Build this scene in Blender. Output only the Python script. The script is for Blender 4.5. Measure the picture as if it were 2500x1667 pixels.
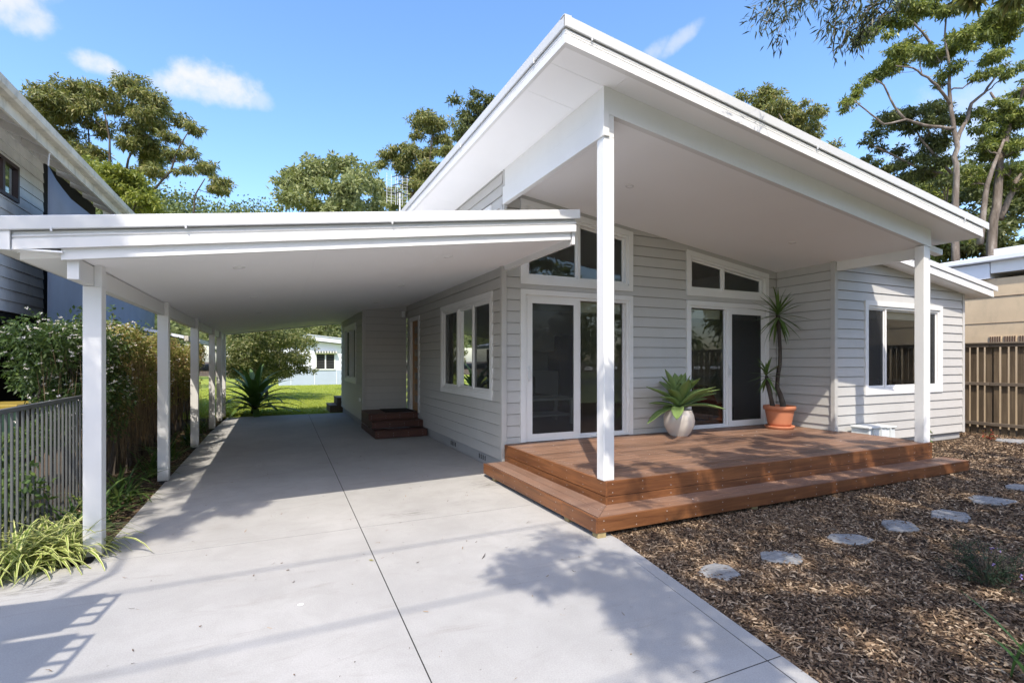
import bpy, bmesh, math, random
import numpy as np
from mathutils import Vector
for o in list(bpy.data.objects): bpy.data.objects.remove(o)
SC = bpy.context.scene
COL = SC.collection
R = math.radians
# ------------------------------------------------------------------ camera
VPX, HOR, VPX2 = 672., 881., 3930.                      # vanishing points read from the photograph
FPX = math.sqrt((1250-VPX)*(VPX2-1250)); TH = math.atan((1250-VPX)/FPX); EYE = 1.55
cd = bpy.data.cameras.new('camera'); cam = bpy.data.objects.new('camera', cd); COL.objects.link(cam)
cd.sensor_width = 36; cd.sensor_fit = 'HORIZONTAL'; cd.lens = FPX/2500*36
cd.shift_y = (HOR-833.5)/2500; cd.clip_start = .05; cd.clip_end = 3000
cam.location = (0, 0, EYE); cam.rotation_euler = (R(90), 0, -TH); SC.camera = cam
# ------------------------------------------------------------------ sky, sun, exposure
SUN_AZ, SUN_EL = R(28), R(51.5)                          # light travels towards +Y, turned 28 degrees to +X
SUN_TO = Vector((-math.sin(SUN_AZ)*math.cos(SUN_EL), -math.cos(SUN_AZ)*math.cos(SUN_EL), math.sin(SUN_EL)))
W = bpy.data.worlds.new('World'); SC.world = W; W.use_nodes = True
nt = W.node_tree; nt.nodes.clear()
N = lambda t, **k: (lambda n: [setattr(n, a, b) for a, b in k.items()] and n or n)(nt.nodes.new(t))
LK = lambda a, b: nt.links.new(a, b)
sky = N('ShaderNodeTexSky', sky_type='NISHITA', sun_disc=False, sun_elevation=SUN_EL, sun_rotation=math.atan2(SUN_TO.x, SUN_TO.y),
        altitude=0, air_density=1.0, dust_density=1.6, ozone_density=2.2)
hsv = N('ShaderNodeHueSaturation'); hsv.inputs['Saturation'].default_value = 1.2
tint = N('ShaderNodeMix', data_type='RGBA', blend_type='MULTIPLY'); tint.inputs['Factor'].default_value = 1; tint.inputs['B'].default_value = (.93, .89, .875, 1)
LK(sky.outputs[0], tint.inputs['A']); LK(tint.outputs['Result'], hsv.inputs['Color'])
tc = N('ShaderNodeTexCoord')
def wmath(op, a, b=None, c=None):
    n = N('ShaderNodeMath', operation=op)
    for i, v in enumerate((a, b, c)):
        if v is None: continue
        if isinstance(v, (int, float)): n.inputs[i].default_value = v
        else: LK(v, n.inputs[i])
    return n.outputs[0]
def wvec(op, a, b):
    n = N('ShaderNodeVectorMath', operation=op)
    for i, v in enumerate((a, b)):
        if isinstance(v, (tuple, list, Vector)): n.inputs[i].default_value = v
        else: LK(v, n.inputs[i])
    return n
fw = Vector((math.sin(TH), math.cos(TH), 0)); rt = Vector((math.cos(TH), -math.sin(TH), 0)); up = Vector((0, 0, 1))
def ray(px, py): return fw + rt*((px-1250)/FPX) - up*((py-HOR)/FPX)
def pix(px, py, w): return Vector((0, 0, EYE)) + ray(px, py)*w
nz = N('ShaderNodeTexNoise'); nz.inputs['Scale'].default_value = 30; nz.inputs['Detail'].default_value = 5; nz.inputs['Roughness'].default_value = .6
LK(tc.outputs['Generated'], nz.inputs['Vector'])
rag = wmath('MULTIPLY', wmath('SUBTRACT', nz.outputs['Fac'], .5), 2.4)
mask = None
# clouds: direction, half width, half height, strength (a few fair-weather scraps, in view and round the rest of the sky)
clouds = [(ray(428, 207), .034, .021, .95), (ray(492, 188), .046, .026, .95), (ray(560, 208), .044, .028, .9), (ray(520, 222), .068, .022, .8), (ray(625, 243), .026, .016, .45), (ray(238, 155), .030, .015, .9),
          (ray(20, 18), .045, .028, .85), (ray(62, 45), .030, .020, .7), (ray(1655, 100), .046, .013, .5), (ray(1600, 125), .030, .014, .5), (ray(2390, 330), .10, .09, .45)]
for a, e, w_, h_ in ((100, 30, .14, .05), (175, 20, .16, .05), (240, 35, .12, .04), (310, 28, .12, .04)):
    a = R(a); e = R(e); clouds.append((Vector((math.sin(TH+a)*math.cos(e), math.cos(TH+a)*math.cos(e), math.sin(e))), w_, h_, .8))
for dv, hw, hh, st in clouds:
    dv = dv.normalized(); sd = dv.cross(up).normalized(); ud = sd.cross(dv).normalized()
    if abs(dv.dot(ray(1640, 105).normalized())-1) < 3e-3: sd, ud = (sd*.88+ud*.47), (ud*.88-sd*.47)
    a = wvec('DOT_PRODUCT', tc.outputs['Generated'], sd/hw).outputs['Value']; b = wvec('DOT_PRODUCT', tc.outputs['Generated'], ud/hh).outputs['Value']
    q = wmath('MULTIPLY_ADD', a, a, wmath('MULTIPLY_ADD', b, b, rag))
    front = wmath('GREATER_THAN', wvec('DOT_PRODUCT', tc.outputs['Generated'], dv).outputs['Value'], .5)
    m = N('ShaderNodeMapRange', interpolation_type='SMOOTHSTEP'); m.inputs[1].default_value = 1.35; m.inputs[2].default_value = -.35; m.inputs[3].default_value = 0; m.inputs[4].default_value = st
    LK(q, m.inputs[0])
    m2 = wmath('MULTIPLY', m.outputs[0], front)
    mask = m2 if mask is None else wmath('MAXIMUM', mask, m2)
mix = N('ShaderNodeMix', data_type='RGBA'); mix.inputs['B'].default_value = (2.35, 2.35, 2.42, 1)
LK(mask, mix.inputs['Factor']); LK(hsv.outputs[0], mix.inputs['A'])
bg = N('ShaderNodeBackground'); bg.inputs['Strength'].default_value = .15
LK(mix.outputs['Result'], bg.inputs['Color']); wo = N('ShaderNodeOutputWorld'); LK(bg.outputs[0], wo.inputs['Surface'])
sl = bpy.data.lights.new('sun', 'SUN'); sl.energy = 2.0; sl.angle = R(.53); sl.color = (1, .915, .79)
so = bpy.data.objects.new('sun', sl); COL.objects.link(so); so.rotation_euler = SUN_TO.to_track_quat('Z', 'Y').to_euler(); so.location = SUN_TO*60
SC.view_settings.view_transform = 'Standard'; SC.view_settings.look = 'None'; SC.view_settings.gamma = 1; SC.view_settings.exposure = 1.5
SC.view_settings.use_curve_mapping = False
SC.render.engine = 'CYCLES'; SC.cycles.max_bounces = 10; SC.cycles.diffuse_bounces = 7; SC.cycles.transparent_max_bounces = 12
SC.cycles.sample_clamp_indirect = 6
rng = random.Random(7); nr = np.random.default_rng(7)
# ------------------------------------------------------------------ materials
class NT:
    def __init__(s, name):
        s.m = bpy.data.materials.new(name); s.m.use_nodes = True; s.t = s.m.node_tree; s.t.nodes.clear()
        s.out = s.n('ShaderNodeOutputMaterial')
    def n(s, t, ins=None, **k):
        x = s.t.nodes.new(t)
        for a, b in k.items(): setattr(x, a, b)
        for a, b in (ins or {}).items(): s.i(x, a, b)
        return x
    def i(s, x, a, b):
        if hasattr(b, 'is_output'): s.t.links.new(b, x.inputs[a])
        else: x.inputs[a].default_value = b
    def pos(s, scale=(1, 1, 1), obj=False):
        p = s.n('ShaderNodeTexCoord').outputs['Object'] if obj else s.n('ShaderNodeNewGeometry').outputs['Position']
        return s.n('ShaderNodeMapping', {'Vector': p, 'Scale': scale}).outputs[0]
    def noise(s, v, scale, detail=4, rough=.55, dist=0):
        return s.n('ShaderNodeTexNoise', {'Vector': v, 'Scale': scale, 'Detail': detail, 'Roughness': rough, 'Distortion': dist}).outputs['Fac']
    def ramp(s, f, stops):
        r = s.n('ShaderNodeValToRGB', {'Fac': f}); e = r.color_ramp.elements
        while len(e) < len(stops): e.new(.5)
        for x, (p, c) in zip(e, stops): x.position = p; x.color = (*c, 1) if len(c) == 3 else c
        return r.outputs['Color']
    def mix(s, f, a, b, mode='MIX'):
        c = lambda v: (*v, 1) if isinstance(v, tuple) and len(v) == 3 else v
        return s.n('ShaderNodeMix', {'Factor': f, 'A': c(a), 'B': c(b)}, data_type='RGBA', blend_type=mode).outputs['Result']
    def math(s, op, a, b=0., clamp=False):
        return s.n('ShaderNodeMath', {0: a, 1: b}, operation=op, use_clamp=clamp).outputs[0]
    def bump(s, h, strength, dist=.01):
        return s.n('ShaderNodeBump', {'Height': h, 'Strength': strength, 'Distance': dist}).outputs[0]
    def bsdf(s, col, rough=.6, spec=.35, normal=None, **k):
        c = (*col, 1) if isinstance(col, tuple) and len(col) == 3 else col
        d = {'Base Color': c, 'Roughness': rough, 'Specular IOR Level': spec}
        if normal is not None: d['Normal'] = normal
        d.update(k); b = s.n('ShaderNodeBsdfPrincipled', d); s.t.links.new(b.outputs[0], s.out.inputs['Surface']); return b
def m_paint(name, col, rough=.45, var=.06, bump=.04, dirt=0., spec=.35, rnd=0., splash=0.):
    s = NT(name); p = s.pos(); n1 = s.noise(p, 1.3, 5); n2 = s.noise(p, 60, 2)
    a = tuple(c*(1-var) for c in col); b = tuple(min(1, c*(1+var)) for c in col)
    c = s.ramp(n1, [(.3, a), (.7, b)])
    if dirt:
        d = s.noise(s.pos((1, 1, .35)), 5, 6, .7)
        c = s.mix(s.math('MULTIPLY', s.ramp(d, [(.5, (0, 0, 0)), (.8, (1, 1, 1))]), dirt), c, (.17, .16, .12))
    if rnd:
        k = s.math('ADD', s.math('MULTIPLY', s.n('ShaderNodeObjectInfo').outputs['Random'], rnd), 1-rnd/2)
        c = s.mix(1., c, s.n('ShaderNodeCombineXYZ', {0: k, 1: k, 2: k}).outputs[0], 'MULTIPLY')
    if splash:                                           # mud splashed up the foot of posts
        z = s.n('ShaderNodeSeparateXYZ', {0: s.n('ShaderNodeNewGeometry').outputs['Position']}).outputs[2]
        h = s.math('SUBTRACT', s.math('MULTIPLY', s.noise(p, 9, 5, .7), .34), z)
        c = s.mix(s.math('MULTIPLY', s.ramp(h, [(.0, (0, 0, 0)), (.16, (1, 1, 1))]), splash), c, (.30, .26, .20))
    s.bsdf(c, rough, spec, s.bump(n2, bump, .002)); return s.m
def m_wood(name, light, dark, axis, rough=.55, grain=1.0, rnd=.35, grey=0.):
    s = NT(name); sc = [28, 28, 28]; sc[axis] = 1.6
    oi = s.n('ShaderNodeObjectInfo').outputs['Random']
    off = s.n('ShaderNodeVectorMath', {0: s.n('ShaderNodeNewGeometry').outputs['Position'], 1: s.n('ShaderNodeCombineXYZ', {0: s.math('MULTIPLY', oi, 37.), 1: s.math('MULTIPLY', oi, 91.), 2: s.math('MULTIPLY', oi, 53.)}).outputs[0]}, operation='ADD').outputs[0]
    v = s.n('ShaderNodeMapping', {'Vector': off, 'Scale': sc}).outputs[0]
    g = s.noise(v, 1.0*grain, 6, .65, .6); g2 = s.noise(off, 1.1, 4)
    c = s.ramp(g, [(.28, dark), (.72, light)])
    c = s.mix(s.math('MULTIPLY', s.ramp(g2, [(.45, (0, 0, 0)), (.7, (1, 1, 1))]), .35), c, tuple(x*.55 for x in dark))
    if grey: c = s.mix(s.math('MULTIPLY', s.noise(off, 3.1, 5), grey), c, (.30, .28, .26))
    k = s.math('ADD', s.math('MULTIPLY', oi, rnd), 1-rnd/2)
    c = s.mix(1., c, s.n('ShaderNodeCombineXYZ', {0: k, 1: k, 2: k}).outputs[0], 'MULTIPLY')
    s.bsdf(c, rough, .35, s.bump(g, .25, .004)); return s.m
def m_leaf(name, cols, rough=.5, trans=.35, back=.0):
    s = NT(name); r = s.n('ShaderNodeNewGeometry').outputs['Random Per Island']
    st = [(i/max(1, len(cols)-1), c) for i, c in enumerate(cols)]
    c = s.ramp(r, st)
    b = s.bsdf(c, rough, .3)
    t = s.n('ShaderNodeBsdfTranslucent', {'Color': s.mix(1., c, (1.25, 1.3, .7), 'MULTIPLY')})
    mx = s.n('ShaderNodeMixShader', {0: trans, 1: b.outputs[0], 2: t.outputs[0]}); s.t.links.new(mx.outputs[0], s.out.inputs['Surface']); return s.m
def m_concrete():
    s = NT('concrete'); p = s.pos()
    n1 = s.noise(p, .55, 6, .6); n2 = s.noise(p, 3.2, 7, .68, .8); n3 = s.noise(p, 130, 3, .7); st = s.noise(s.pos((.5, 2.2, 1)), 1.9, 6, .7, 1.2)
    c = s.ramp(n1, [(.32, (.325, .322, .315)), (.68, (.425, .42, .41))])
    c = s.mix(s.ramp(n2, [(.42, (0, 0, 0)), (.75, (.55, .55, .55))]), c, (.30, .295, .282))
    c = s.mix(s.math('MULTIPLY', s.ramp(st, [(.57, (0, 0, 0)), (.74, (1, 1, 1))]), .42), c, (.24, .225, .20))
    # two old scuff marks on the slab
    def spot(x, y, rx, ry, k):
        q = s.n('ShaderNodeMapping', {'Vector': s.n('ShaderNodeNewGeometry').outputs['Position'], 'Location': (-x/rx, -y/ry, 0), 'Scale': (1/rx, 1/ry, 0)}).outputs[0]
        l = s.n('ShaderNodeVectorMath', {0: q}, operation='LENGTH').outputs['Value']
        return s.math('MULTIPLY', s.ramp(l, [(.0, (1, 1, 1)), (1., (0, 0, 0))]), s.math('MULTIPLY', s.ramp(s.noise(s.pos((1, 5, 1)), 6, 6, .75, .5), [(.45, (0, 0, 0)), (.62, (1, 1, 1))]), k))
    for a in ((2.42, 5.95, .34, .40, .85), (1.25, 5.16, .42, .16, .6), (-1.45, 4.55, .5, .25, .8), (1.9, 5.3, .3, .12, .4)):
        c = s.mix(spot(*a), c, (.12, .115, .10))
    sp = s.n('ShaderNodeTexVoronoi', {'Vector': p, 'Scale': 7.}).outputs['Distance']
    c = s.mix(s.math('MULTIPLY', s.ramp(sp, [(.02, (1, 1, 1)), (.05, (0, 0, 0))]), s.math('MULTIPLY', n2, .9)), c, (.10, .09, .08))
    c = s.mix(.22, c, s.ramp(n3, [(.3, (.2, .2, .2)), (.7, (.8, .8, .8))]), 'OVERLAY')
    w = s.n('ShaderNodeTexNoise', {'Vector': p, 'Scale': 9., 'Detail': 3., 'Distortion': 3.}).outputs['Fac']
    wv = s.n('ShaderNodeTexWave', {'Vector': p, 'Scale': 15., 'Distortion': 22., 'Detail': 3., 'Detail Scale': .6}).outputs['Fac']
    h = s.math('ADD', s.math('MULTIPLY', wv, .12), s.math('ADD', w, s.math('MULTIPLY', n3, .5)))
    s.bsdf(c, .78, .25, s.bump(h, .22, .004)); return s.m
def m_glass(name, tint=(.88, .92, .90), refl=1.25):
    s = NT(name); f = s.n('ShaderNodeFresnel', {'IOR': 1.52}).outputs[0]
    tr = s.n('ShaderNodeBsdfTransparent', {'Color': (*tint, 1)}); gl = s.n('ShaderNodeBsdfGlossy', {'Color': (.9, .93, .92, 1), 'Roughness': .004})
    mx = s.n('ShaderNodeMixShader', {0: s.math('MULTIPLY', f, refl*1.15, True), 1: tr.outputs[0], 2: gl.outputs[0]}); s.t.links.new(mx.outputs[0], s.out.inputs['Surface']); return s.m
def m_screen(name, col, open_):
    s = NT(name); tr = s.n('ShaderNodeBsdfTransparent'); b = s.bsdf(col, .6, .3)
    mx = s.n('ShaderNodeMixShader', {0: open_, 1: b.outputs[0], 2: tr.outputs[0]}); s.t.links.new(mx.outputs[0], s.out.inputs['Surface']); return s.m
def m_ground(name, cols, scale, bump=.5, rough=.9):
    s = NT(name); p = s.pos(); n1 = s.noise(p, scale, 8, .7); n2 = s.noise(p, scale*.12, 4)
    c = s.ramp(n1, [(i/(len(cols)-1)*.5+.25, q) for i, q in enumerate(cols)])
    c = s.mix(s.math('MULTIPLY', n2, .35), c, tuple(x*.6 for x in cols[0]))
    s.bsdf(c, rough, .15, s.bump(n1, bump, .03)); return s.m
def m_bark(name, a, b, c3):
    s = NT(name); p = s.pos((1, 1, .25)); n1 = s.noise(p, 3.2, 6, .7, .6); n2 = s.noise(p, 14, 5)
    c = s.ramp(n1, [(.35, a), (.55, b), (.7, c3)]); c = s.mix(.25, c, s.ramp(n2, [(.3, (.15, .13, .11)), (.7, (.6, .58, .54))]), 'OVERLAY')
    s.bsdf(c, .85, .15, s.bump(n2, .5, .03)); return s.m
def m_stone():
    s = NT('flagstone'); p = s.pos((1, 3.5, 3)); n1 = s.noise(p, 6, 8, .7, .8); n2 = s.noise(s.pos(), 45, 4)
    c = s.ramp(n1, [(.3, (.16, .162, .165)), (.55, (.27, .272, .272)), (.72, (.42, .42, .415))])
    s.bsdf(c, .85, .2, s.bump(s.math('ADD', n1, s.math('MULTIPLY', n2, .3)), .6, .02)); return s.m
def m_stripe(name):                                    # variegated strap leaf: pale margins, green middle
    s = NT(name); u = s.n('ShaderNodeAttribute', attribute_name='acr').outputs['Fac']; r = s.n('ShaderNodeNewGeometry').outputs['Random Per Island']
    e = s.math('ABSOLUTE', s.math('SUBTRACT', u, .5))
    c = s.ramp(e, [(.18, (.22, .31, .05)), (.32, (.68, .68, .30))])
    k = s.math('ADD', s.math('MULTIPLY', r, .5), .75); c = s.mix(1., c, s.n('ShaderNodeCombineXYZ', {0: k, 1: k, 2: k}).outputs[0], 'MULTIPLY')
    b = s.bsdf(c, .4, .4); t = s.n('ShaderNodeBsdfTranslucent', {'Color': c}); mx = s.n('ShaderNodeMixShader', {0: .3, 1: b.outputs[0], 2: t.outputs[0]})
    s.t.links.new(mx.outputs[0], s.out.inputs['Surface']); return s.m
M = {}
M['white'] = m_paint('white_paint', (.72, .72, .71), .42, .03, .06, .05, .35, .03, .55)
M['ceil'] = m_paint('ceiling_paint', (.88, .885, .89), .7, .012, .02, 0, .2)
M['cap'] = m_paint('pale_steel_capping', (.60, .605, .60), .35, .02, .01)
M['board'] = m_paint('grey_board_paint', (.475, .468, .45), .5, .03, .06, .10, .35, .07)
M['core'] = m_paint('wall_lining', (.36, .355, .35), .8, .03)
M['inner'] = m_paint('interior_plaster', (.66, .65, .62), .8, .03)
M['concrete'] = m_concrete()
M['base'] = m_paint('grey_rendered_base', (.36, .36, .36), .8, .08, .3)
M['asphalt'] = m_ground('asphalt', [(.14, .14, .135), (.20, .20, .195)], 20)
M['gap'] = m_paint('joint_filler', (.035, .034, .032), .9, .1)
M['deck'] = m_wood('merbau_deck', (.30, .158, .088), (.10, .047, .027), 0, .5, 1., .5, .22)
M['fasciaX'] = m_wood('merbau_fascia', (.26, .108, .042), (.095, .036, .016), 0, .42, .8, .25)
M['fasciaY'] = m_wood('merbau_fascia_side', (.27, .112, .043), (.10, .038, .017), 1, .42, .8, .25)
M['deckY'] = m_wood('merbau_tread_side', (.26, .145, .092), (.13, .066, .042), 1, .5, 1., .3, .3)
M['step'] = m_wood('dark_red_step', (.115, .047, .032), (.05, .022, .017), 0, .5, .8, .25)
M['pine'] = m_wood('treated_pine', (.42, .33, .16), (.25, .19, .09), 2, .7)
M['greywood'] = m_wood('weathered_rail', (.185, .15, .112), (.092, .07, .052), 1, .8, 1, .3)
M['paling'] = m_wood('weathered_paling', (.145, .107, .066), (.062, .043, .027), 2, .85, 1, .5)
M['glass'] = m_glass('window_glass')
M['screen'] = m_screen('charcoal_mesh', (.028, .029, .031), .38)
M['rubber'] = m_paint('black_seal', (.02, .02, .02), .6, .05)
M['steel'] = m_paint('stainless_screw', (.55, .55, .55), .3, .02)
M['door'] = m_wood('timber_door', (.48, .27, .12), (.30, .15, .06), 2, .45, .6)
M['mat'] = m_paint('black_coir', (.025, .022, .022), .95, .2, .8)
M['terracotta'] = m_paint('terracotta', (.52, .20, .105), .6, .08, .15)
M['pot'] = m_paint('glazed_white_pot', (.56, .51, .46), .12, .05, .02, 0, .6)
M['soil'] = m_ground('potting_soil', [(.02, .014, .01), (.07, .05, .035)], 30)
M['agave'] = m_leaf('agave_leaf', [(.11, .20, .075), (.17, .26, .09), (.27, .34, .11)], .38, .08)
M['yucca'] = m_leaf('yucca_leaf', [(.045, .085, .025), (.08, .14, .035), (.15, .19, .05)], .35, .12)
M['crinum'] = m_leaf('strap_leaf', [(.05, .10, .025), (.09, .16, .04), (.20, .26, .07)], .35, .15)
M['strap'] = m_leaf('dark_strap_leaf', [(.03, .07, .018), (.06, .12, .03), (.10, .16, .04), (.22, .24, .07)], .4, .25)
M['spider'] = m_stripe('variegated_leaf')
M['jas'] = m_leaf('jasmine_leaf', [(.046, .078, .026), (.078, .130, .036), (.130, .182, .046)], .45, .25)
M['jasy'] = m_leaf('sunburnt_vine_leaf', [(.12, .16, .04), (.24, .26, .065), (.34, .30, .12), (.40, .26, .12)], .5, .35)
M['flower'] = m_leaf('white_flower', [(.78, .76, .74), (.80, .72, .72)], .6, .3)
M['drystem'] = m_leaf('dry_stem', [(.16, .105, .055), (.28, .20, .11), (.09, .06, .035)], .9, .05)
M['euc'] = m_leaf('gum_leaf', [(.106, .125, .050), (.163, .185, .062), (.244, .260, .083), (.294, .250, .106)], .45, .28)
M['eucg'] = m_leaf('gum_leaf_fresh', [(.094, .125, .037), (.169, .206, .053), (.300, .319, .077)], .42, .3)
M['eucd'] = m_leaf('gum_leaf_dark', [(.062, .080, .030), (.106, .125, .045), (.156, .175, .057)], .45, .25)
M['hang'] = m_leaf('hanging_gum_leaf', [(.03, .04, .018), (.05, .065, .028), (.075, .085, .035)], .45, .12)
M['yell'] = m_leaf('yellow_green_leaf', [(.13, .16, .03), (.20, .23, .04), (.27, .28, .055)], .5, .3)
M['pale'] = m_leaf('pale_leaf', [(.15, .18, .075), (.24, .27, .115), (.32, .34, .155)], .5, .3)
M['shrub'] = m_leaf('shrub_leaf', [(.06, .09, .025), (.12, .15, .045), (.22, .24, .09), (.28, .26, .12)], .5, .3)
M['wood_far'] = m_leaf('forest_leaf', [(.078, .111, .046), (.130, .169, .058), (.195, .221, .072)], .6, .2)
M['bark'] = m_bark('gum_bark', (.10, .08, .065), (.19, .16, .135), (.34, .31, .28))
M['barkd'] = m_bark('dark_bark', (.05, .04, .035), (.10, .085, .07), (.17, .15, .13))
M['barkw'] = m_bark('white_gum_bark', (.45, .43, .41), (.60, .58, .56), (.68, .67, .65))
M['lawn'] = m_ground('lawn_ground', [(.16, .20, .035), (.26, .31, .05), (.34, .37, .07)], 6)
M['verge'] = m_ground('verge_ground', [(.13, .15, .06), (.20, .22, .09)], 6)
M['grass'] = m_leaf('grass_blade', [(.22, .29, .04), (.32, .38, .055), (.42, .44, .09)], .5, .35)
M['earth'] = m_ground('earth', [(.05, .037, .026), (.10, .075, .05), (.15, .115, .08)], 12)
M['mulch'] = m_ground('mulch_bed', [(.030, .022, .016), (.075, .052, .036), (.13, .095, .065)], 45, 1.)
M['chip'] = m_leaf('mulch_chip', [(.036, .022, .014), (.07, .043, .026), (.12, .076, .045), (.18, .118, .07), (.28, .195, .12), (.44, .34, .235)], .85, .0)
M['hill'] = m_ground('hill_ground', [(.05, .065, .025), (.10, .12, .04)], .3)
M['stone'] = m_stone()
M['fence'] = m_paint('grey_metal_fence', (.105, .11, .11), .5, .05)
M['nboard'] = m_paint('old_cream_board', (.76, .74, .70), .7, .08, .2, .25, .3, .1)
M['nfascia'] = m_paint('lichen_fascia', (.50, .47, .39), .75, .12, .3, .75)
M['sail'] = m_paint('slate_shade_cloth', (.15, .17, .205), .9, .10, .1)
M['dark'] = m_paint('shade_black', (.02, .02, .02), .95, .1)  # near black, puts the shade under the raised house into the colour
M['frame_dark'] = m_paint('dark_window_frame', (.06, .035, .03), .5, .05)
M['tan'] = m_paint('tan_render', (.56, .44, .29), .9, .10, .6, .25)
M['bluewhite'] = m_paint('white_fibro', (.70, .73, .78), .8, .03)
M['bluegrey'] = m_paint('blue_grey_fibro', (.36, .42, .50), .8, .04)
M['palemetal'] = m_paint('pale_roof_tile', (.52, .54, .56), .7, .08, .2, .3)
M['roofgrey'] = m_paint('steel_roof', (.42, .45, .48), .4, .04)
M['awn'] = m_paint('striped_awning_light', (.62, .60, .55), .8, .05)
M['awnd'] = m_paint('striped_awning_dark', (.10, .12, .11), .8, .05)
M['brown'] = m_paint('brown_vent', (.10, .055, .035), .8, .2)
M['plastic'] = m_paint('pale_grey_plastic', (.62, .65, .65), .4, .03)
M['alu'] = m_paint('aluminium', (.62, .63, .64), .3, .04)
M['yellow'] = m_paint('yellow_lid', (.28, .20, .03), .4, .05)
M['dkgreen'] = m_paint('dark_green_plastic', (.02, .05, .03), .5, .05)
M['floor'] = m_wood('interior_boards', (.20, .12, .07), (.12, .07, .04), 1, .35)
M['sofa'] = m_paint('charcoal_fabric', (.035, .036, .04), .9, .15, .3)
M['furn'] = m_paint('white_furniture', (.60, .60, .58), .5, .02)
M['cush'] = m_paint('red_cushion', (.30, .06, .04), .9, .2, .3)
M['pillow'] = m_paint('white_linen', (.6, .6, .6), .9, .05, .2)
M['black'] = m_paint('black_paint', (.015, .015, .016), .45, .05)
M['blind'] = m_paint('cream_blind', (.48, .44, .36), .8, .04)
M['tray'] = m_paint('white_tray', (.7, .7, .7), .5, .02)
M['purple'] = m_leaf('purple_petal', [(.30, .20, .55), (.45, .35, .70)], .6, .2)
M['rosem'] = m_leaf('needle_leaf', [(.02, .04, .022), (.04, .065, .03)], .6, .1)
M['red'] = m_leaf('red_leaf', [(.35, .05, .04), (.30, .10, .05), (.12, .16, .05)], .5, .2)
M['cable'] = m_paint('cable_black', (.02, .02, .02), .6, .05)
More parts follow.
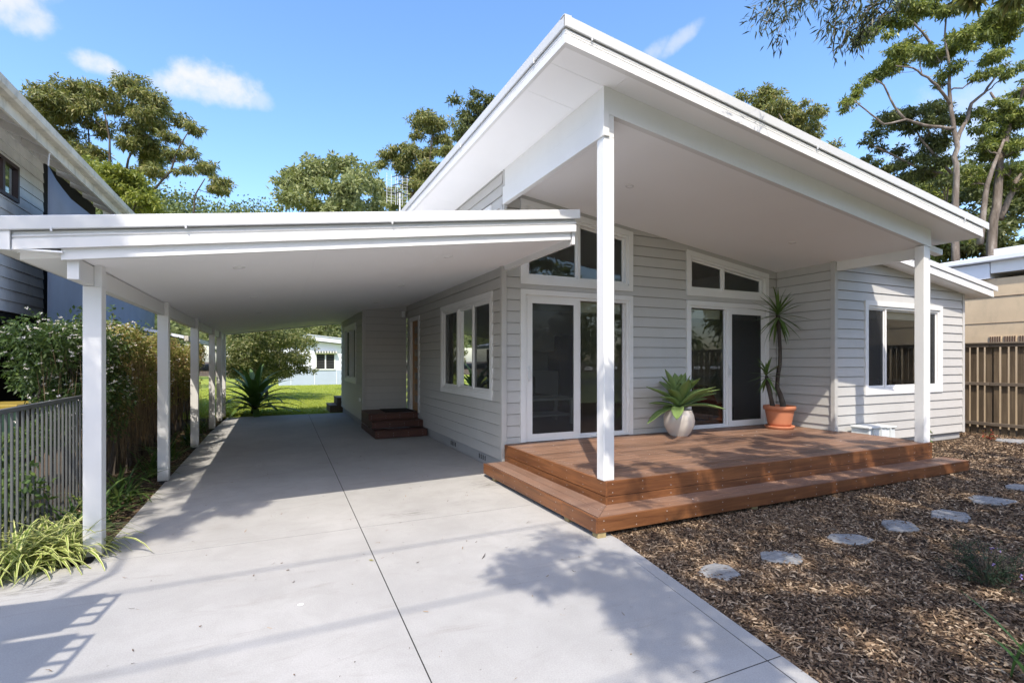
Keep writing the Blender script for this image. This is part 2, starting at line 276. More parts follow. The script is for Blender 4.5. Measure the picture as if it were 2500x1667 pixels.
# ------------------------------------------------------------------ builders
WLOC = {}
def link(o, parent=None):
    COL.objects.link(o)
    if parent is not None: o.parent = parent
    return o
def wl(o): return WLOC.get(o.name, Vector((0, 0, 0))) if o is not None else Vector((0, 0, 0))
def tag(o, label=None, cat=None, group=None, kind=None):
    if label: o['label'] = label
    if cat: o['category'] = cat
    if group: o['group'] = group
    if kind: o['kind'] = kind
    return o
def thing(name, label, cat, loc=(0, 0, 0), group=None):
    o = bpy.data.objects.new(name, None); o.location = loc; o.empty_display_size = .2; link(o); WLOC[o.name] = Vector(loc)
    return tag(o, label, cat, group)
def holder(name, parent, loc=None):
    o = bpy.data.objects.new(name, None); o.empty_display_size = .1; base = wl(parent); loc = base if loc is None else Vector(loc)
    link(o, parent); o.location = loc-base; WLOC[o.name] = loc; return o
class MB:
    def __init__(s): s.v = []; s.f = []
    def add(s, vs, fs):
        k = len(s.v); s.v += [tuple(v) for v in vs]; s.f += [tuple(i+k for i in f) for f in fs]; return s
    def hexa(s, p): return s.add(p, [(0, 3, 2, 1), (4, 5, 6, 7), (0, 1, 5, 4), (1, 2, 6, 5), (2, 3, 7, 6), (3, 0, 4, 7)])
    def box(s, x0, x1, y0, y1, z0, z1): return s.hexa([(x0, y0, z0), (x1, y0, z0), (x1, y1, z0), (x0, y1, z0), (x0, y0, z1), (x1, y0, z1), (x1, y1, z1), (x0, y1, z1)])
    def cbox(s, x0, x1, y0, y1, z0, z1, c=.004):       # box with chamfered edges
        lo = (x0, y0, z0); hi = (x1, y1, z1); V = {}; vs = []
        for ax in range(3):
            for sx in (0, 1):
                for sy in (0, 1):
                    for sz in (0, 1):
                        sg = (sx, sy, sz); p = []
                        for a in range(3):
                            q = (lo, hi)[sg[a]][a]; p.append(q if a == ax else q+(c if sg[a] == 0 else -c))
                        V[(ax, sx, sy, sz)] = len(vs); vs.append(p)
        fs = []
        def quad(ax, val):
            o = [a for a in range(3) if a != ax]; r = []
            for i, j in ((0, 0), (1, 0), (1, 1), (0, 1)):
                k = [0, 0, 0]; k[ax] = val; k[o[0]] = i; k[o[1]] = j; r.append(V[(ax, *k)])
            return r
        for ax in range(3):
            for val in (0, 1): fs.append(quad(ax, val))
        for a, b in ((0, 1), (0, 2), (1, 2)):
            o = 3-a-b
            for i in (0, 1):
                for j in (0, 1):
                    r = []
                    for ax, oz in ((a, 0), (b, 0), (b, 1), (a, 1)):
                        k = [0, 0, 0]; k[a] = i; k[b] = j; k[o] = oz; r.append(V[(ax, *k)])
                    fs.append(r)
        for sx in (0, 1):
            for sy in (0, 1):
                for sz in (0, 1): fs.append([V[(a, sx, sy, sz)] for a in range(3)])
        return s.add(vs, fs)
    def prism(s, pts, fn, a, b):                        # 2-D outline swept between parameters a and b: fn(p, t) -> xyz
        n = len(pts); vs = [fn(p, a) for p in pts]+[fn(p, b) for p in pts]
        return s.add(vs, [tuple(range(n)), tuple(range(2*n-1, n-1, -1))]+[(i, (i+1) % n, n+(i+1) % n, n+i) for i in range(n)])
    def tube(s, path, rad, n=6, cap=True):
        path = [Vector(p) for p in path]; rs = rad if isinstance(rad, (list, tuple)) else [rad]*len(path); rings = []; vs = []
        for i, p in enumerate(path):
            t = (path[min(i+1, len(path)-1)]-path[max(i-1, 0)]).normalized()
            u = t.cross(Vector((.13, .31, .94))); u = u if u.length > 1e-3 else t.cross(Vector((1, 0, 0))); u.normalize(); w = t.cross(u)
            for k in range(n):
                a = 2*math.pi*k/n; vs.append(p+(u*math.cos(a)+w*math.sin(a))*rs[i])
        fs = [(i*n+k, i*n+(k+1) % n, (i+1)*n+(k+1) % n, (i+1)*n+k) for i in range(len(path)-1) for k in range(n)]
        if cap: fs += [tuple(range(n))[::-1], tuple(range((len(path)-1)*n, len(path)*n))]
        return s.add(vs, fs)
    def lathe(s, prof, c, n=28):
        vs = [(c[0]+r*math.cos(2*math.pi*k/n), c[1]+r*math.sin(2*math.pi*k/n), c[2]+z) for r, z in prof for k in range(n)]
        m = len(prof); return s.add(vs, [(i*n+k, i*n+(k+1) % n, (i+1)*n+(k+1) % n, (i+1)*n+k) for i in range(m-1) for k in range(n)]+[tuple(range(n))[::-1], tuple(range((m-1)*n, m*n))])
    def build(s, name, mat, parent=None, smooth=False, fix=True):
        base = wl(parent); me = bpy.data.meshes.new(name)
        me.from_pydata([(x-base.x, y-base.y, z-base.z) for x, y, z in s.v], [], s.f); me.validate()
        if fix:
            b = bmesh.new(); b.from_mesh(me); bmesh.ops.recalc_face_normals(b, faces=b.faces); b.to_mesh(me); b.free()
        if smooth:
            for p in me.polygons: p.use_smooth = True
        me.materials.append(M[mat] if isinstance(mat, str) else mat)
        o = bpy.data.objects.new(name, me); link(o, parent); WLOC[o.name] = base; return o
def npmesh(name, V, F4, mat, parent=None, smooth=False, attr=None):
    """fast mesh from numpy arrays: V (n,3), F4 (m,k) all faces of k corners"""
    base = wl(parent); V = np.asarray(V, dtype=np.float32)-np.array(base, dtype=np.float32); F4 = np.asarray(F4, dtype=np.int32); k = F4.shape[1]
    me = bpy.data.meshes.new(name); me.vertices.add(len(V)); me.vertices.foreach_set('co', V.ravel())
    me.loops.add(F4.size); me.loops.foreach_set('vertex_index', F4.ravel()); me.polygons.add(len(F4)); me.polygons.foreach_set('loop_start', np.arange(len(F4), dtype=np.int32)*k)
    if smooth: me.polygons.foreach_set('use_smooth', np.ones(len(F4), dtype=bool))
    if attr is not None:
        at = me.attributes.new('acr', 'FLOAT', 'POINT'); at.data.foreach_set('value', np.asarray(attr, dtype=np.float32))
    me.update(calc_edges=True); me.validate(); me.materials.append(M[mat])
    o = bpy.data.objects.new(name, me); link(o, parent); WLOC[o.name] = base; return o
def unit(a): return a/np.maximum(1e-9, np.linalg.norm(a, axis=-1, keepdims=True))
def leaf_arrays(P, D, L, Wd, rg):
    """one folded diamond per leaf"""
    n = len(P); D = unit(D); S = unit(np.cross(D, rg.normal(size=(n, 3)))); Nn = np.cross(D, S)
    L = L[:, None]; Wd = Wd[:, None]
    V = np.stack([P, P+D*L*.45+S*Wd*.5+Nn*Wd*.12, P+D*L-np.array([0, 0, 1])*L*.08, P+D*L*.45-S*Wd*.5+Nn*Wd*.12], axis=1).reshape(-1, 3)
    return V, np.arange(4*n).reshape(n, 4)
def strap_arrays(base, az, el, L, Wd, droop, seg=6, fold=.25, tipw=.12):
    """arching strap leaves, two faces across; returns verts, quads, across coordinate"""
    V = []; F = []; A = []; k = 0
    for b, a, e, l, w, dr in zip(base, az, el, L, Wd, droop):
        p = np.array(b, float); el_ = e
        for i in range(seg+1):
            t = i/seg; d = np.array([math.cos(a)*math.cos(el_), math.sin(a)*math.cos(el_), math.sin(el_)]); s = np.array([-math.sin(a), math.cos(a), 0]); nn = np.cross(d, s)
            nn = nn*(-1 if nn[2] < 0 else 1)
            ww = w*.5*(min(1, .55+2.2*t) if t < .35 else max(tipw, 1-((t-.35)/.65)**1.7)); 
            if i == seg: ww = w*.02
            V += [p-s*ww+nn*ww*fold, p, p+s*ww+nn*ww*fold]; A += [0, .5, 1]
            p = p+d*l/seg; el_ -= dr/seg
        for i in range(seg):
            q = k+i*3; F += [(q, q+1, q+4, q+3), (q+1, q+2, q+5, q+4)]
        k += 3*(seg+1)
    return np.array(V), np.array(F), np.array(A)
# ------------------------------------------------------------------ setting: ground, slab, beds
MB().add([(-900, -900, -.12), (900, -900, -.12), (900, 900, -.12), (-900, 900, -.12)], [(0, 1, 2, 3)]).build('ground', 'earth').__setitem__('kind', 'structure')
_o = [(-2.9, -16.2), (1.455, -16.2), (1.455, -4), (2.705, 3.63), (2.705, 4.9), (2.85, 4.92), (2.85, 12.1), (1.89, 12.1), (1.89, 15.97), (-1.2, 15.97), (-1.28, 4.9), (-2.84, 4.68), (-2.9, 4)]
_n = len(_o); drive = MB().add([(*p, -.13) for p in _o]+[(*p, -.0012) for p in _o], [tuple(range(_n))[::-1], tuple(range(_n, 2*_n))]+[(i, (i+1) % _n, _n+(i+1) % _n, _n+i) for i in range(_n)]).build('driveway', 'gap'); tag(drive, kind='structure')
def slab(poly):
    c = np.mean(np.array(poly), axis=0); n = len(poly); g = .0036
    def inset(d): 
        out = []
        for i in range(n):
            p = np.array(poly[i]); a = unit(np.array(poly[i-1])-p); b = unit(np.array(poly[(i+1) % n])-p); s_ = abs(a[0]*b[1]-a[1]*b[0]); out.append(p+(a+b)*d/max(.2, s_))
        return out
    lo = inset(g); hi = inset(g+.0004); m = MB()
    vs = [(*p, -.11) for p in lo]+[(*p, -.0006) for p in lo]+[(*p, 0) for p in hi]
    fs = [tuple(range(2*n, 3*n))]+[(r*n+i, r*n+(i+1) % n, (r+1)*n+(i+1) % n, (r+1)*n+i) for r in (0, 1) for i in range(n)]
    return m.add(vs, fs).build('slab', 'concrete', drive)
jx = lambda y: .65+.0143*y                                # long control joint
re_ = lambda y: 2.12+.164*max(y, -4)                               # right-hand slab edge
ys = [-16, -10, -4, 1.838, 4.905, 7.17, 9.85, 12.9, 15.98]
for a, b in zip(ys, ys[1:]):
    xl = lambda y: -1.285 if a > 4 else -2.85
    if a < 4: L_ = [(xl(a), a), (jx(a), a), (jx(b), b), (-1.28, b), (-2.85, b-.22)] if b > 4 else [(xl(a), a), (jx(a), a), (jx(b), b), (xl(b), b)]
    else: L_ = [(-1.285, a), (jx(a), a), (jx(b), b), (-1.285 if b < 15 else -1.2, b)]
    slab(L_)
    if a < 4 and b < 4: slab([(jx(a), a), (re_(a)-.11, a), (re_(b)-.11, b), (jx(b), b)]); slab([(re_(a)-.11, a), (re_(a), a), (re_(b), b), (re_(b)-.11, b)])
    elif a < 4: slab([(jx(a), a), (re_(a)-.11, a), (2.60, 3.58), (2.60, b), (jx(b), b)]); slab([(re_(a)-.11, a), (re_(a), a), (2.715, 3.63), (2.715, b), (2.60, b), (2.60, 3.58)])
    else:
        xr = 2.86 if a < 12 else 1.90
        if a < 12 < b: slab([(jx(a), a), (2.86, a), (2.86, 12.1), (1.90, 12.1), (1.90, b), (jx(b), b)])
        else: slab([(jx(a), a), (xr, a), (xr, b), (jx(b), b)])
# mulch bed (right), planting bed (left), lawn (rear)
def sheet(name, xs, ys_, zf, mat, kind='structure'):
    V = [(x, y, zf(x, y)) for y in ys_ for x in xs]; n = len(xs)
    F = [(j*n+i, j*n+i+1, (j+1)*n+i+1, (j+1)*n+i) for j in range(len(ys_)-1) for i in range(n-1)]
    o = MB().add(V, F).build(name, mat, None, True, False); tag(o, kind=kind); return o
def mz(x, y): return -.022+.055*min(1, max(0, (x-2.9)/5))+.012*math.sin(x*3.1+y*1.3)*math.sin(y*2.7-x)
def lin(a, b, n): return [a+(b-a)*i/n for i in range(n+1)]
m_ = MB(); gx = lin(0, 1, 60); gy = lin(-2.5, 12, 80)
V = [(lambda x0: (x0+(13.6-x0)*t*t**.3, y, mz(x0+(13.6-x0)*t*t**.3, y)-(.05 if t == 0 else 0)))((re_(y) if y < 3.63 else 2.716)+.004) for y in gy for t in gx]
F = [(j*61+i, j*61+i+1, (j+1)*61+i+1, (j+1)*61+i) for j in range(80) for i in range(60)]
tag(m_.add(V, F).build('mulch_ground', 'mulch', None, True, False), kind='structure')
bedz = lambda x, y: -.03+.02*math.sin(x*4+y*2.1)-.10*max(0, (-1.9-x))
sheet('garden_bed', lin(-7, -1.292, 24), [4.62+.2*0]+lin(4.75, 16.2, 40), lambda x, y: bedz(x, y)-(.03 if y < 4.7 else 0), 'earth')
lawnz = lambda x, y: .0+.012*math.sin(x*1.1)*math.sin(y*.7)-.02
sheet('lawn', lin(-14, 22, 40), lin(16.06, 60, 60), lawnz, 'lawn')
sheet('verge', lin(-40, 40, 20), lin(-60, -2.52, 16), lambda x, y: -.06, 'verge')
tag(MB().box(-60, 60, -24, -16.2, -.07, -.02).build('road', 'asphalt'), kind='structure')
# ------------------------------------------------------------------ house
S_ = lambda x: 4.18-.139*(x-2.85)                         # eave soffit
ZC = lambda x: 3.93-.1375*(x-2.87)                         # porch ceiling
CC = lambda x: 2.31+.134*(x+1.24)                         # carport ceiling
house = thing('house', 'pale grey weatherboard house with a tall sloping porch roof and white trim', 'house', (5.5, 8, 0))
def mp(axis, pos, ns):
    return (lambda u, o, z: (u, pos+ns*o, z)) if axis == 'x' else (lambda u, o, z: (pos+ns*o, u, z))
def pbox(mb, f, u0, u1, o0, o1, z0, z1, z0b=None, z1b=None):   # z0b/z1b: heights at the u1 end
    z0b = z0 if z0b is None else z0b; z1b = z1 if z1b is None else z1b
    return mb.hexa([f(u0, o0, z0), f(u1, o0, z0b), f(u1, o1, z0b), f(u0, o1, z0), f(u0, o0, z1), f(u1, o0, z1b), f(u1, o1, z1b), f(u0, o1, z1)])
EXPO = .160
def wall(name, axis, pos, ns, u0, u1, z0, top, ops, parent, mat='board', core='core', zrow=.17, expo=EXPO, board='weatherboard', thick=.11):
    """weatherboard wall: a lining with the openings left out, and every board as an object of its own"""
    f = mp(axis, pos, ns); ops = sorted(ops); mb = MB()
    cuts = sorted({u0, u1, *[o[0] for o in ops], *[o[1] for o in ops]})
    for a, b in zip(cuts, cuts[1:]):
        mid = (a+b)/2; oo = sorted([o for o in ops if o[0] < mid < o[1]], key=lambda o: o[2]); za = z0
        for o in oo:
            if o[2]-za > .005: pbox(mb, f, a, b, -thick, -.004, za, o[2])
            zl = za = min(o[3], o[4]); 
        pbox(mb, f, a, b, -thick, -.004, za, top(a)+.03, None, top(b)+.03) if not oo or oo[-1][5] else None
    w = mb.build(name, core, parent)
    k = 0
    while True:
        za = zrow+k*expo; zb = za+expo; k += 1
        if za > max(top(u0), top(u1)): break
        if zb < z0+.01: continue
        za0 = max(za, z0); cur = MB(); objs = []
        prof = lambda z: .024-.017*(z-za)/(zb-za)
        cc = sorted({u0, u1, *[o[0] for o in ops], *[o[1] for o in ops]})
        for a, b in zip(cc, cc[1:]):
            mid = (a+b)/2; iv = [(za0, zb)]
            for o in ops:
                if not (o[0] < mid < o[1]): continue
                hi = max(o[3], o[4]) if o[5] else 99
                nv = []
                for p, q in iv:
                    if q <= o[2] or p >= hi: nv.append((p, q)); continue
                    if o[2]-p > .012: nv.append((p, o[2]))
                    if q-hi > .012: nv.append((hi, q))
                iv = nv
            a2, b2 = a, b
            if top(a) <= za+.01 and top(b) <= za+.01: iv = []
            elif top(b) < za+.01: b2 = a+(b-a)*(top(a)-za)/(top(a)-top(b))
            elif top(a) < za+.01: a2 = b-(b-a)*(top(b)-za)/(top(b)-top(a))
            if not iv:
                if cur.v: objs.append(cur); cur = MB()
                continue
            for p, q in iv:
                cur.hexa([f(a2, -.003, p), f(b2, -.003, p), f(b2, prof(p), p), f(a2, prof(p), p), f(a2, -.003, q-.009), f(b2, -.003, q-.009), f(b2, prof(q), q-.009), f(a2, prof(q), q-.009)])
        if cur.v: objs.append(cur)
        for c in objs: c.build(board, mat, w)
    return w
def window(name, axis, pos, ns, u0, u1, z0, z1, parent, divs=(), z1b=None, screens=(), trim=.085, door=False, handle=None, sill=True, fdiv=.045, blind=False):
    """trim boards, inner frame, mullions and panes; z1b = head height at the u1 end for raked heads"""
    f = mp(axis, pos, ns); z1b = z1 if z1b is None else z1b; sl = (z1b-z1)/(u1-u0); H = lambda u: z1+sl*(u-u0)
    w = holder(name, parent, f((u0+u1)/2, 0, z0))
    t = trim; bt = 0 if door else t
    pbox(MB(), f, u0, u0+t, -.02, .034, z0, H(u0)-t, None, H(u0+t)-t).build('trim', 'white', w)
    pbox(MB(), f, u1-t, u1, -.02, .034, z0, H(u1-t)-t, None, H(u1)-t).build('trim', 'white', w)
    pbox(MB(), f, u0-.0, u1+.0, -.02, .036, H(u0)-t, H(u0), H(u1)-t, H(u1)).build('trim', 'white', w)
    if not door: pbox(MB(), f, u0+t, u1-t, -.02, .034, z0, z0+t).build('sill', 'white', w)
    a, b, zb = u0+t, u1-t, z0+bt; g = .04
    fr = MB(); pbox(fr, f, a, a+g, -.09, .012, zb, H(a)-t, None, H(a+g)-t); pbox(fr, f, b-g, b, -.09, .012, zb, H(b-g)-t, None, H(b)-t)
    pbox(fr, f, a+g, b-g, -.09, .012, H(a+g)-t-g, H(a+g)-t, H(b-g)-t-g, H(b-g)-t); pbox(fr, f, a+g, b-g, -.09, .014, zb, zb+(.03 if door else g)); fr.build('frame', 'white', w)
    zb2 = zb+(.03 if door else g); E = [a+g]+list(divs)+[b-g]
    for i, d in enumerate(divs): pbox(MB(), f, d-fdiv/2, d+fdiv/2, -.075, .0, zb2, H(d)-t-g).build('mullion', 'white', w)
    for i, (p, q) in enumerate(zip(E, E[1:])):
        p2 = p+(fdiv/2 if i > 0 else 0); q2 = q-(fdiv/2 if i < len(E)-2 else 0); top0 = H(p2)-t-g; top1 = H(q2)-t-g
        s_ = .03 if not door else .055; o = -.055 if i % 2 else -.03
        if door and i in screens: o = .004; s_ = .075
        sa = MB()
        if not (door and i not in screens):
            pbox(sa, f, p2, p2+s_, o-.012, o+.012, zb2, top0, None, top0+sl*s_); pbox(sa, f, q2-s_, q2, o-.012, o+.012, zb2, top1-sl*s_, None, top1)
            pbox(sa, f, p2+s_, q2-s_, o-.012, o+.012, zb2, zb2+s_); pbox(sa, f, p2+s_, q2-s_, o-.012, o+.012, top0+sl*s_-s_, top0+sl*s_, top1-sl*s_-s_, top1-sl*s_)
            if i in screens or door: sa.build('sash', 'white', w)
            else: sa.build('sash', 'white', w)
            e = s_
        else:
            pbox(sa, f, q2-.03, q2, o-.012, o+.012, zb2, top1); pbox(sa, f, p2, p2+.02, o-.012, o+.012, zb2, top0); pbox(sa, f, p2+.02, q2-.03, o-.012, o+.012, zb2, zb2+.03); sa.build('sash', 'alu', w); e = .02
        gp = [f(p2+e, o-.004, zb2+e), f(q2-e, o-.004, zb2+e), f(q2-e, o-.004, top1-sl*e-e), f(p2+e, o-.004, top0+sl*e-e)]
        MB().add(gp, [(0, 1, 2, 3)]).build('pane', 'glass', w, False, False)
        if i in screens:
            gp = [f(p2+e, o+.008, zb2+e), f(q2-e, o+.008, zb2+e), f(q2-e, o+.008, top1-sl*e-e), f(p2+e, o+.008, top0+sl*e-e)]
            MB().add(gp, [(0, 1, 2, 3)]).build('flyscreen', 'screen', w, False, False)
        if blind: pbox(MB(), f, p2+.02, q2-.02, -.16, -.12, top0-.16, top0-.005).build('blind', 'blind', w)
        if door and i not in screens:                     # safety markers printed on the clear pane
            dm = MB(); c0 = (p2+q2)/2; zz = 1.42
            for dx, ww in ((-.30, .13), (-.10, .035), (.08, .13), (.25, .035)):
                for (x0_, x1_, y0_, y1_) in ((dx, dx+ww, 0, .004), (dx, dx+ww, .03, .034), (dx, dx+.004, .004, .03), (dx+ww-.004, dx+ww, .004, .03)): pbox(dm, f, c0+x0_, c0+x1_, o-.003, o-.002, zz+y0_, zz+y1_)
            dm.build('safety_marker', 'tray', w)
    if handle:
        hb = MB(); u, zz = handle; pbox(hb, f, u-.016, u+.016, .012, .026, zz-.11, zz+.11); pbox(hb, f, u-.009, u+.009, .026, .056, zz-.07, zz+.05); pbox(hb, f, u-.007, u+.007, .026, .03, zz-.10, zz-.082); hb.build('handle', 'alu', w)
    return w
YA, XS, XB, YN, YW, XW, XE = 6.47, 2.87, 1.85, 12.1, 5.385, 8.36, 12.3
# facade: rough openings are trim outline less the overlap
opA = [(3.16, 5.05, .38, 2.53, 2.53, 1), (3.16, 5.05, 2.67, 3.80, 3.53, 0), (6.22, 8.12, .38, 2.53, 2.53, 1), (6.22, 8.12, 2.67, 3.36, 3.08, 0)]
wall('front_wall', 'x', YA, -1, XS, XW, .17, lambda x: ZC(x)+.04, opA, house)
wd1 = window('sliding_door', 'x', YA, -1, 3.127, 5.081, .405, 2.563, house, (4.105,), None, (0,), .075, True, (3.262, 1.37), fdiv=.05, blind=True)
window('raked_window', 'x', YA, -1, 3.127, 5.081, 2.637, 3.835, house, (4.105,), 3.565)
wd2 = window('sliding_door', 'x', YA, -1, 6.188, 8.145, .405, 2.555, house, (7.13,), None, (1,), .075, True, (7.165, 1.37), fdiv=.05, blind=True)
window('raked_window', 'x', YA, -1, 6.186, 8.14, 2.640, 3.398, house, (7.05,), 3.125)
for a, b, za, zb in ((3.127, 5.081, 3.837, 3.567), (6.186, 8.14, 3.40, 3.127)):
    pbox(MB(), mp('x', YA, -1), a, b, -.05, .012, za, ZC(a)+.03, zb, ZC(b)+.03).build('head_panel', 'board', house)
pbox(MB(), mp('x', YA, -1), 3.127, 5.081, -.05, .014, 2.565, 2.635).build('head_panel', 'board', house)
pbox(MB(), mp('x', YA, -1), 6.188, 8.145, -.05, .014, 2.557, 2.638).build('head_panel', 'board', house)
# left side wall (window, entry door), and its upper part above the carport roof
wall('side_wall', 'y', XS, -1, YA-.0, YN, .165, lambda y: 4.20, [(6.84, 9.30, 1.01, 2.53, 2.53, 1), (10.97, 11.78, .36, 2.52, 2.52, 1)], house)
window('side_window', 'y', XS, -1, 6.81, 9.33, .978, 2.563, house, (7.69, 8.45), None, (0, 2))
wall('rear_upper_wall', 'y', XS, -1, YN+.02, 16.3, 2.6, lambda y: 4.20, [], house)
window('clerestory_window', 'y', XS, -1, 6.84, 7.8, 3.30, 3.815, house)
wall('nook_wall', 'x', YN, -1, XB, XS-.03, .165, lambda x: 2.95, [], house)
wall('rear_wall', 'y', XB, -1, YN-.0, 16.35, .165, lambda y: 2.95, [(13.24, 15.38, 1.01, 2.47, 2.47, 1)], house)
window('rear_window', 'y', XB, -1, 13.2, 15.41, .977, 2.51, house, (13.95, 14.65), None, (0, 2))
# wing
wall('wing_side_wall', 'y', XW, -1, YW, YA-.03, .30, lambda y: 3.22, [], house)
wall('wing_front_wall', 'x', YW, -1, XW, XE, .15, lambda x: S_(x)+.03, [(9.18, 11.5, 1.0, 2.55, 2.55, 1)], house)
window('wing_window', 'x', YW, -1, 9.143, 11.537, .965, 2.59, house, (9.78, 10.95), None, (0, 2), blind=True)
MB().box(XE-.11, XE, YW+.12, 16, .1, S_(XE)+.02).build('wing_end_wall', 'board', house)
MB().box(9.0, 9.08, YW+.2, 9.5, .42, 3.3).build('partition', 'inner', house)
# corner stops
for x0, x1, y0, y1, za, zb in ((2.828, 2.905, 6.425, 6.50, .165, 3.68), (8.315, 8.395, 5.345, 5.42, .16, 3.2), (12.262, 12.325, 5.35, 5.41, .15, S_(12.29)), (1.81, 1.88, 12.06, 12.13, .165, 2.80), (2.845, 2.895, 6.385, 6.43, 3.1, S_(2.87))):
    MB().cbox(x0, x1, y0, y1, za, zb).build('corner_trim', 'board', house)
# base course with weep vents
bs = MB().box(2.895, 8.2, YA+.02, 12, -.1, .16).box(2.88, 2.95, YA, 10.3, -.1, .155).box(1.87, 1.95, YN, 16.3, -.1, .155).box(8.5, 12.27, YW+.03, YW+.1, -.1, .145).build('base_course', 'base', house)
for y in (7.15, 7.23, 7.31, 7.39, 8.55, 8.63, 8.71, 8.79):
    MB().box(2.874, 2.882, y, y+.022, .045, .115).build('weep_vent', 'gap', bs)
# entry door in the side wall
dr = holder('entry_door', house, (2.87, 11.4, .42)); f = mp('y', XS, -1)
pbox(MB(), f, 10.93, 11.02, -.08, .034, .42, 2.545).build('trim', 'white', dr); pbox(MB(), f, 11.74, 11.80, -.08, .034, .42, 2.545).build('trim', 'white', dr); pbox(MB(), f, 11.02, 11.74, -.08, .036, 2.46, 2.545).build('trim', 'white', dr)
pbox(MB(), f, 11.02, 11.74, -.07, -.03, .43, 2.46).build('door_leaf', 'door', dr)
for k in range(7): pbox(MB(), f, 11.25, 11.52, -.032, -.024, .62+k*.26, .77+k*.26).build('pane', 'glass', dr)
pbox(MB(), f, 11.08, 11.11, -.03, .03, 1.38, 1.42).build('handle', 'alu', dr)
# sensor light, tap
sn = MB().cbox(2.70, 2.78, 11.98, 12.07, 2.58, 2.72, .01); sn.box(2.715, 2.765, 11.95, 11.98, 2.62, 2.66).build('sensor_light', 'white', house)
MB().cbox(1.775, 1.823, 12.35, 12.42, .60, .68, .01).build('tap_box', 'white', house)
# main roof: sheet, soffit lining panels, fascia mouldings, capping
YF, XF, XR, YWF, XWR, YB = 3.75, 2.244, 9.11, 5.085, 12.76, 16.6
def rp(x, y, h): return (x, y, S_(x)+h)
rs = MB()
for x0, x1, y0 in ((XF, XR, YF), (XR, XWR, YWF)):
    rs.hexa([rp(x0, y0, .135), rp(x1, y0, .135), rp(x1, YB, .135), rp(x0, YB, .135), rp(x0, y0, .205), rp(x1, y0, .205), rp(x1, YB, .205), rp(x0, YB, .205)])
roof = rs.build('roof', 'cap', house)
def sof(x0, x1, y0, y1): 
    g = .0016; x0 += g; x1 -= g; y0 += g; y1 -= g
    MB().hexa([rp(x0, y0, .0), rp(x1, y0, .0), rp(x1, y1, .0), rp(x0, y1, .0), rp(x0, y0, .012), rp(x1, y0, .012), rp(x1, y1, .012), rp(x0, y1, .012)]).build('soffit_panel', 'ceil', roof)
yj = [YF+.03, 4.06, 4.57, 8.2, 12, YB]
for a, b in zip(yj, yj[1:]): sof(XF+.03, 2.95, a, b)
xj = [2.95, 5.35, 7.75, XR-.02]
for a, b in zip(xj, xj[1:]): sof(a, b, YF+.03, 4.2)
sof(8.38, XR-.02, 4.2, 5.6); sof(XR-.02, XWR-.02, YWF+.03, 5.6); sof(XE-.1, XWR-.02, 5.6, YB)
FAS = [(0, -.004), (.006, -.004), (.006, .066), (-.008, .068), (-.008, .074), (.004, .076), (.004, .090), (-.008, .092), (-.008, .098), (.002, .100), (.002, .116), (-.022, .118), (-.022, .135), (-.05, .135), (-.05, -.004)]   # (outward, height)
CAP = [(.016, .126), (.02, .132), (.02, .222), (.014, .228), (-.05, .228), (-.05, .21), (.010, .21), (.010, .126)]
MB().box(XF-.0055, XF+.05, YF-.0055, YF+.05, S_(XF)-.0035, S_(XF)+.066).box(XF+.003, XF+.05, YF+.003, YF+.05, S_(XF)+.06, S_(XF)+.135).build('corner_block', 'white', roof)
def frontrun(pr, y, x0, x1, name, mat, par): return MB().prism(pr, lambda p, x: (x, y-p[0], S_(x)+p[1]), x0, x1).build(name, mat, par)
def siderun(pr, x, y0, y1, name, mat, par): return MB().prism(pr, lambda p, y: (x-p[0], y, S_(x)+p[1]), y0, y1).build(name, mat, par)
frontrun(FAS, YF, XF-.003, XR, 'fascia', 'white', roof); siderun(FAS, XF, YF, YB, 'fascia', 'white', roof)
frontrun(CAP, YF, XF-.02, XR+.13, 'capping', 'cap', roof); siderun(CAP, XF, YF-.0195, YB, 'capping', 'cap', roof)
frontrun(FAS, YWF, XR-.3, XWR, 'fascia', 'white', roof); frontrun(CAP, YWF, XR-.3, XWR+.13, 'capping', 'cap', roof)
MB().hexa([(XR-.03, YF, S_(XR)-.004), (XR, YF, S_(XR)-.004), (XR, YWF+.3, S_(XR)-.004), (XR-.03, YWF+.3, S_(XR)-.004), (XR-.03, YF, S_(XR)+.14), (XR, YF, S_(XR)+.14), (XR, YWF+.3, S_(XR)+.14), (XR-.03, YWF+.3, S_(XR)+.14)]).build('end_fascia', 'white', roof)
MB().box(XWR-.03, XWR, YWF, YB, S_(XWR)-.004, S_(XWR)+.14).build('end_fascia', 'white', roof)
for x, y, d in ((2.50, YF-.021, 0), (5.5, YF-.021, 0), (8.6, YF-.021, 0), (XF-.021, 4.3, 1), (XF-.021, 6.4, 1)):    # drip tabs under the capping
    MB().box(x-.006, x+.006, y-.006, y+.006, S_(x)+.105, S_(x)+.15).build('clip', 'alu', roof)
MB().hexa([(8.46, 4.20, 3.20), (9.05, 4.20, 3.13), (9.05, 4.30, 3.13), (8.46, 4.30, 3.20), (8.46, 4.20, 3.29), (9.05, 4.20, 3.21), (9.05, 4.30, 3.21), (8.46, 4.30, 3.29)]).build('outrigger', 'white', roof)
